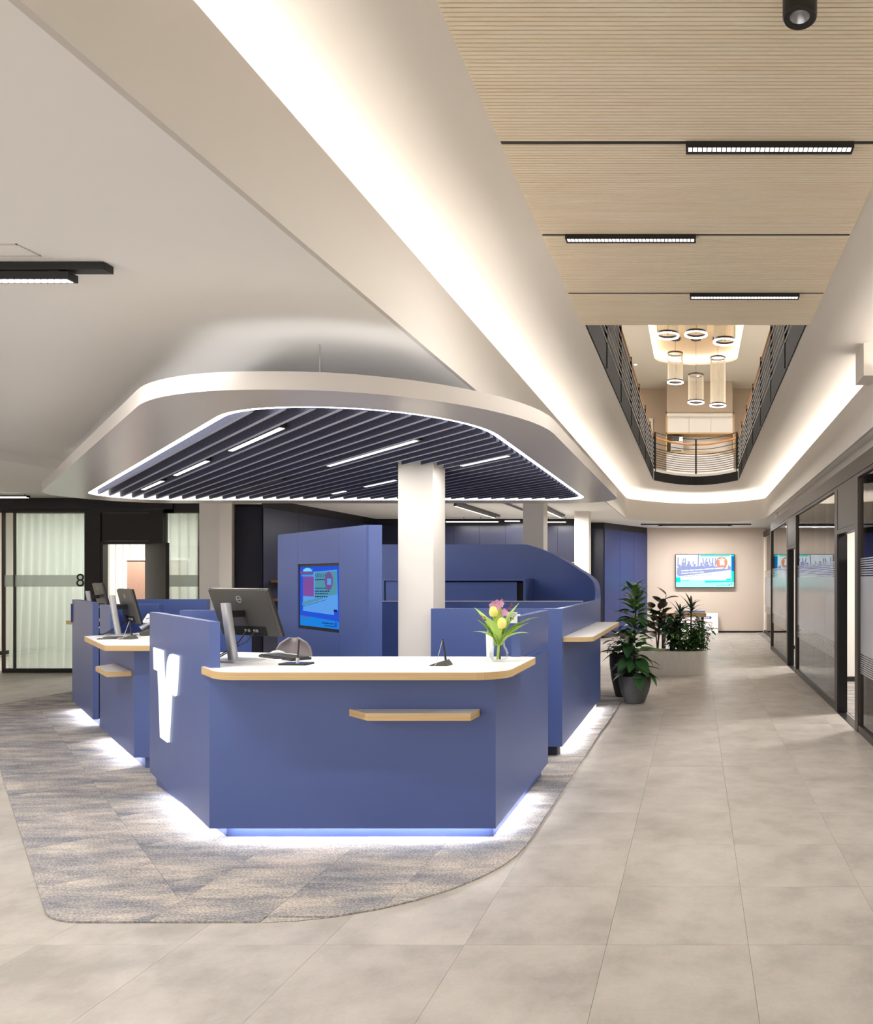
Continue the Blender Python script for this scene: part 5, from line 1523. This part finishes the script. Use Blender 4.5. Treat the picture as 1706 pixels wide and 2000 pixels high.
bush(-0.02, 12.17, 0.62, 0.32, 190, 'bv', (0.17, 0.055), M['leaf'], M['leaflight'], 'fresh green bushy plant at the right end of the white trough', 32, 6)
bush(0.12, 12.12, 0.42, 0.46, 110, 'bw', (0.14, 0.042), M['leaflight'], M['leaf'], 'trailing light green plant spilling over the right end of the trough', 33, 4)
bush(-0.16, 12.05, 0.36, 0.34, 90, 'bx', (0.15, 0.06), M['leaflight'], M['leaf'], 'low light green plant at the front middle of the trough', 37, 5)
# rubber plant, left in the trough
t = thing('trough_plant', 'rubber plant with large bronze leaves at the left of the trough', 'plant', (-0.62, 12.15, SOIL))
rr = random.Random(8)
for s_, (dx, hh) in enumerate(((0.14, 0.92), (0.05, 0.80), (-0.1, 0.7))):
    base_, tip_ = (-0.62, 12.15, SOIL-0.01), (-0.62+dx, 12.15, SOIL+hh)
    MB().tube([base_, (-0.62+dx*0.3, 12.15, SOIL+hh*0.5), tip_], [0.011, 0.009, 0.005], 8).build('stem', M['stem'], t, smooth=True)
    for k in range(10):
        f = 0.35+0.65*k/9; az = k*2.399+s_; p = Vector(base_).lerp(Vector(tip_), f)
        leafcopy('rb%d' % (k % 2), lambda k=k: ovate(0.25, 0.15, [-0.4, -0.15][k % 2], 0.16), M['leafbrown'] if k % 2 else M['leafdark'], t, p, az, 0.35+0.6*f*rr.random(), rr.uniform(.75, 1.05), rr.uniform(-.5, .5))
# dracaena rosettes
def dracaena(x, y, h, label, seed, n=22):
    t = thing('trough_plant', label, 'plant', (x, y, SOIL))
    MB().tube([(x, y, SOIL-0.01), (x+0.01, y, SOIL+h*0.6), (x+0.015, y, SOIL+h)], [0.014, 0.012, 0.008], 8).build('stem', M['stem'], t, smooth=True)
    rr = random.Random(seed)
    for k in range(n):
        f = k/n; az = k*2.399; el = 0.15+1.15*f
        leafcopy('dr%d' % (k % 3), lambda k=k: blade(0.30, 0.045, [-1.3, -0.8, -0.4][k % 3], 0.2), M['leafdark'] if k % 3 else M['leaf'], t,
                 (x+0.012, y, SOIL+h*(0.72+0.28*f)), az, el, rr.uniform(.7, 1.05), 0)
dracaena(-0.09, 12.22, 0.76, 'spiky dark dracaena standing tallest at the right of the trough', 3)
dracaena(-0.27, 12.24, 0.66, 'spiky dark dracaena left of the tallest one in the trough', 4)

# high table behind the trough
t = thing('high_table', 'oak high table with black frame legs behind the plant trough', 'table', (-0.25, 14.8, 0))
MB().box(-0.72, 14.4, 0.80, 0.20, 15.2, 0.88).build('tabletop', M['wood'], t, bevel=0.004)
for x in (-0.66, 0.10):
    for y in (14.46, 15.1): MB().box(x, y, 0.001, x+0.05, y+0.05, 0.80).build('leg', M['black'], t)
for x in (-0.66, 0.10): MB().box(x+0.01, 14.51, 0.03, x+0.04, 15.1, 0.06).build('foot_bar', M['black'], t)
for i, (x, y, lab) in enumerate(((-0.28, 14.6, 'left'), (0.02, 14.7, 'right'))):
    t = thing('brochure_stack', '%s stack of pale blue brochures on the oak high table' % lab, 'brochures', (x, y, 0.88), 0.15*i)
    for k in range(2): MB().box(-0.14+0.01*k, -0.12, 0.02*k+0.001, 0.14+0.01*k, 0.12, 0.02*k+0.02).build('brochure', mat('brochure_blue%d%d' % (i, k), S(176-20*k, 186-10*k, 232), 0.35), t, local=True)
t = thing('poster_board', 'white poster board with a blue label and red swirl leaning on the far wall', 'poster', (0.1, 21.2, 0))
MB().add([(-0.42, 21.10, 0.001), (0.625, 21.10, 0.001), (0.625, 21.30, 0.56), (-0.42, 21.30, 0.56), (-0.42, 21.13, 0.001), (0.625, 21.13, 0.001), (0.625, 21.33, 0.56), (-0.42, 21.33, 0.56)],
         [(0,1,2,3),(7,6,5,4),(0,4,5,1),(1,5,6,2),(2,6,7,3),(3,7,4,0)]).build('board', M['paper'], t)
def bfn(x, z): f = z/0.56; return (x, 21.098+0.2*f, z)
lb = roundpoly([(0.0, 0.40), (0.44, 0.40), (0.44, 0.465), (0.0, 0.465)], 0.03, 5)
MB().add([bfn(x, z) for x, z in lb], [tuple(range(len(lb)))]).build('blue_label', mat('label_blue', S(52, 62, 150), 0.5), t)
b = MB()
for k in range(5): b.add([Vector(bfn(0.12+k*0.055, 0.42))+Vector((0, -.002, 0)), Vector(bfn(0.16+k*0.055, 0.42))+Vector((0, -.002, 0)), Vector(bfn(0.16+k*0.055, 0.445))+Vector((0, -.002, 0)), Vector(bfn(0.12+k*0.055, 0.445))+Vector((0, -.002, 0))], [(0,1,2,3)])
b.build('label_lettering', M['paper'], t)
MB().tube([bfn(x, z) for x, z in ((-0.3, 0.36), (0.0, 0.35), (0.2, 0.33), (0.36, 0.30), (0.45, 0.29), (0.46, 0.27), (0.44, 0.22), (0.43, 0.15), (0.38, 0.09), (0.30, 0.06))], [0.016, 0.016, 0.012, 0.009, 0.007, 0.006, 0.006, 0.006, 0.005, 0.004], 6).build('red_swirl', mat('swirl_red', S(214, 96, 84), 0.5), t, smooth=True)

# ---------------------------------------------------------------- unseen fill lamps added behind and left of the viewer
for i, (x, y) in enumerate(((-6.5, -0.5), (-3.5, -0.8), (-9.0, 2.5), (-9.5, 6.5), (-6.0, 5.0))):
    t = thing('ceiling_fill_lamp', ['added square fill lamp behind the viewer, far left', 'added square fill lamp behind the viewer, near left', 'added square fill lamp left of the view, nearest',
              'added square fill lamp left of the view, toward the meeting room', 'added square fill lamp out of view left of the canopy'][i], 'lamp', (x, y, (2.86 if x < -7.73 else ZC)-0.012))
    z = (2.86 if x < -7.73 else ZC)
    MB().box(x-0.3, y-0.3, z-0.012, x+0.3, y+0.3, z-0.001).build('frame', M['silver'], t)
    MB().box(x-0.28, y-0.28, z-0.014, x+0.28, y+0.28, z-0.012).build('diffuser', M['lamp'], t)
    area('lamp_light', (x, y, z-0.02), 0.55, 0.55, L_TRACK*0.5, t)
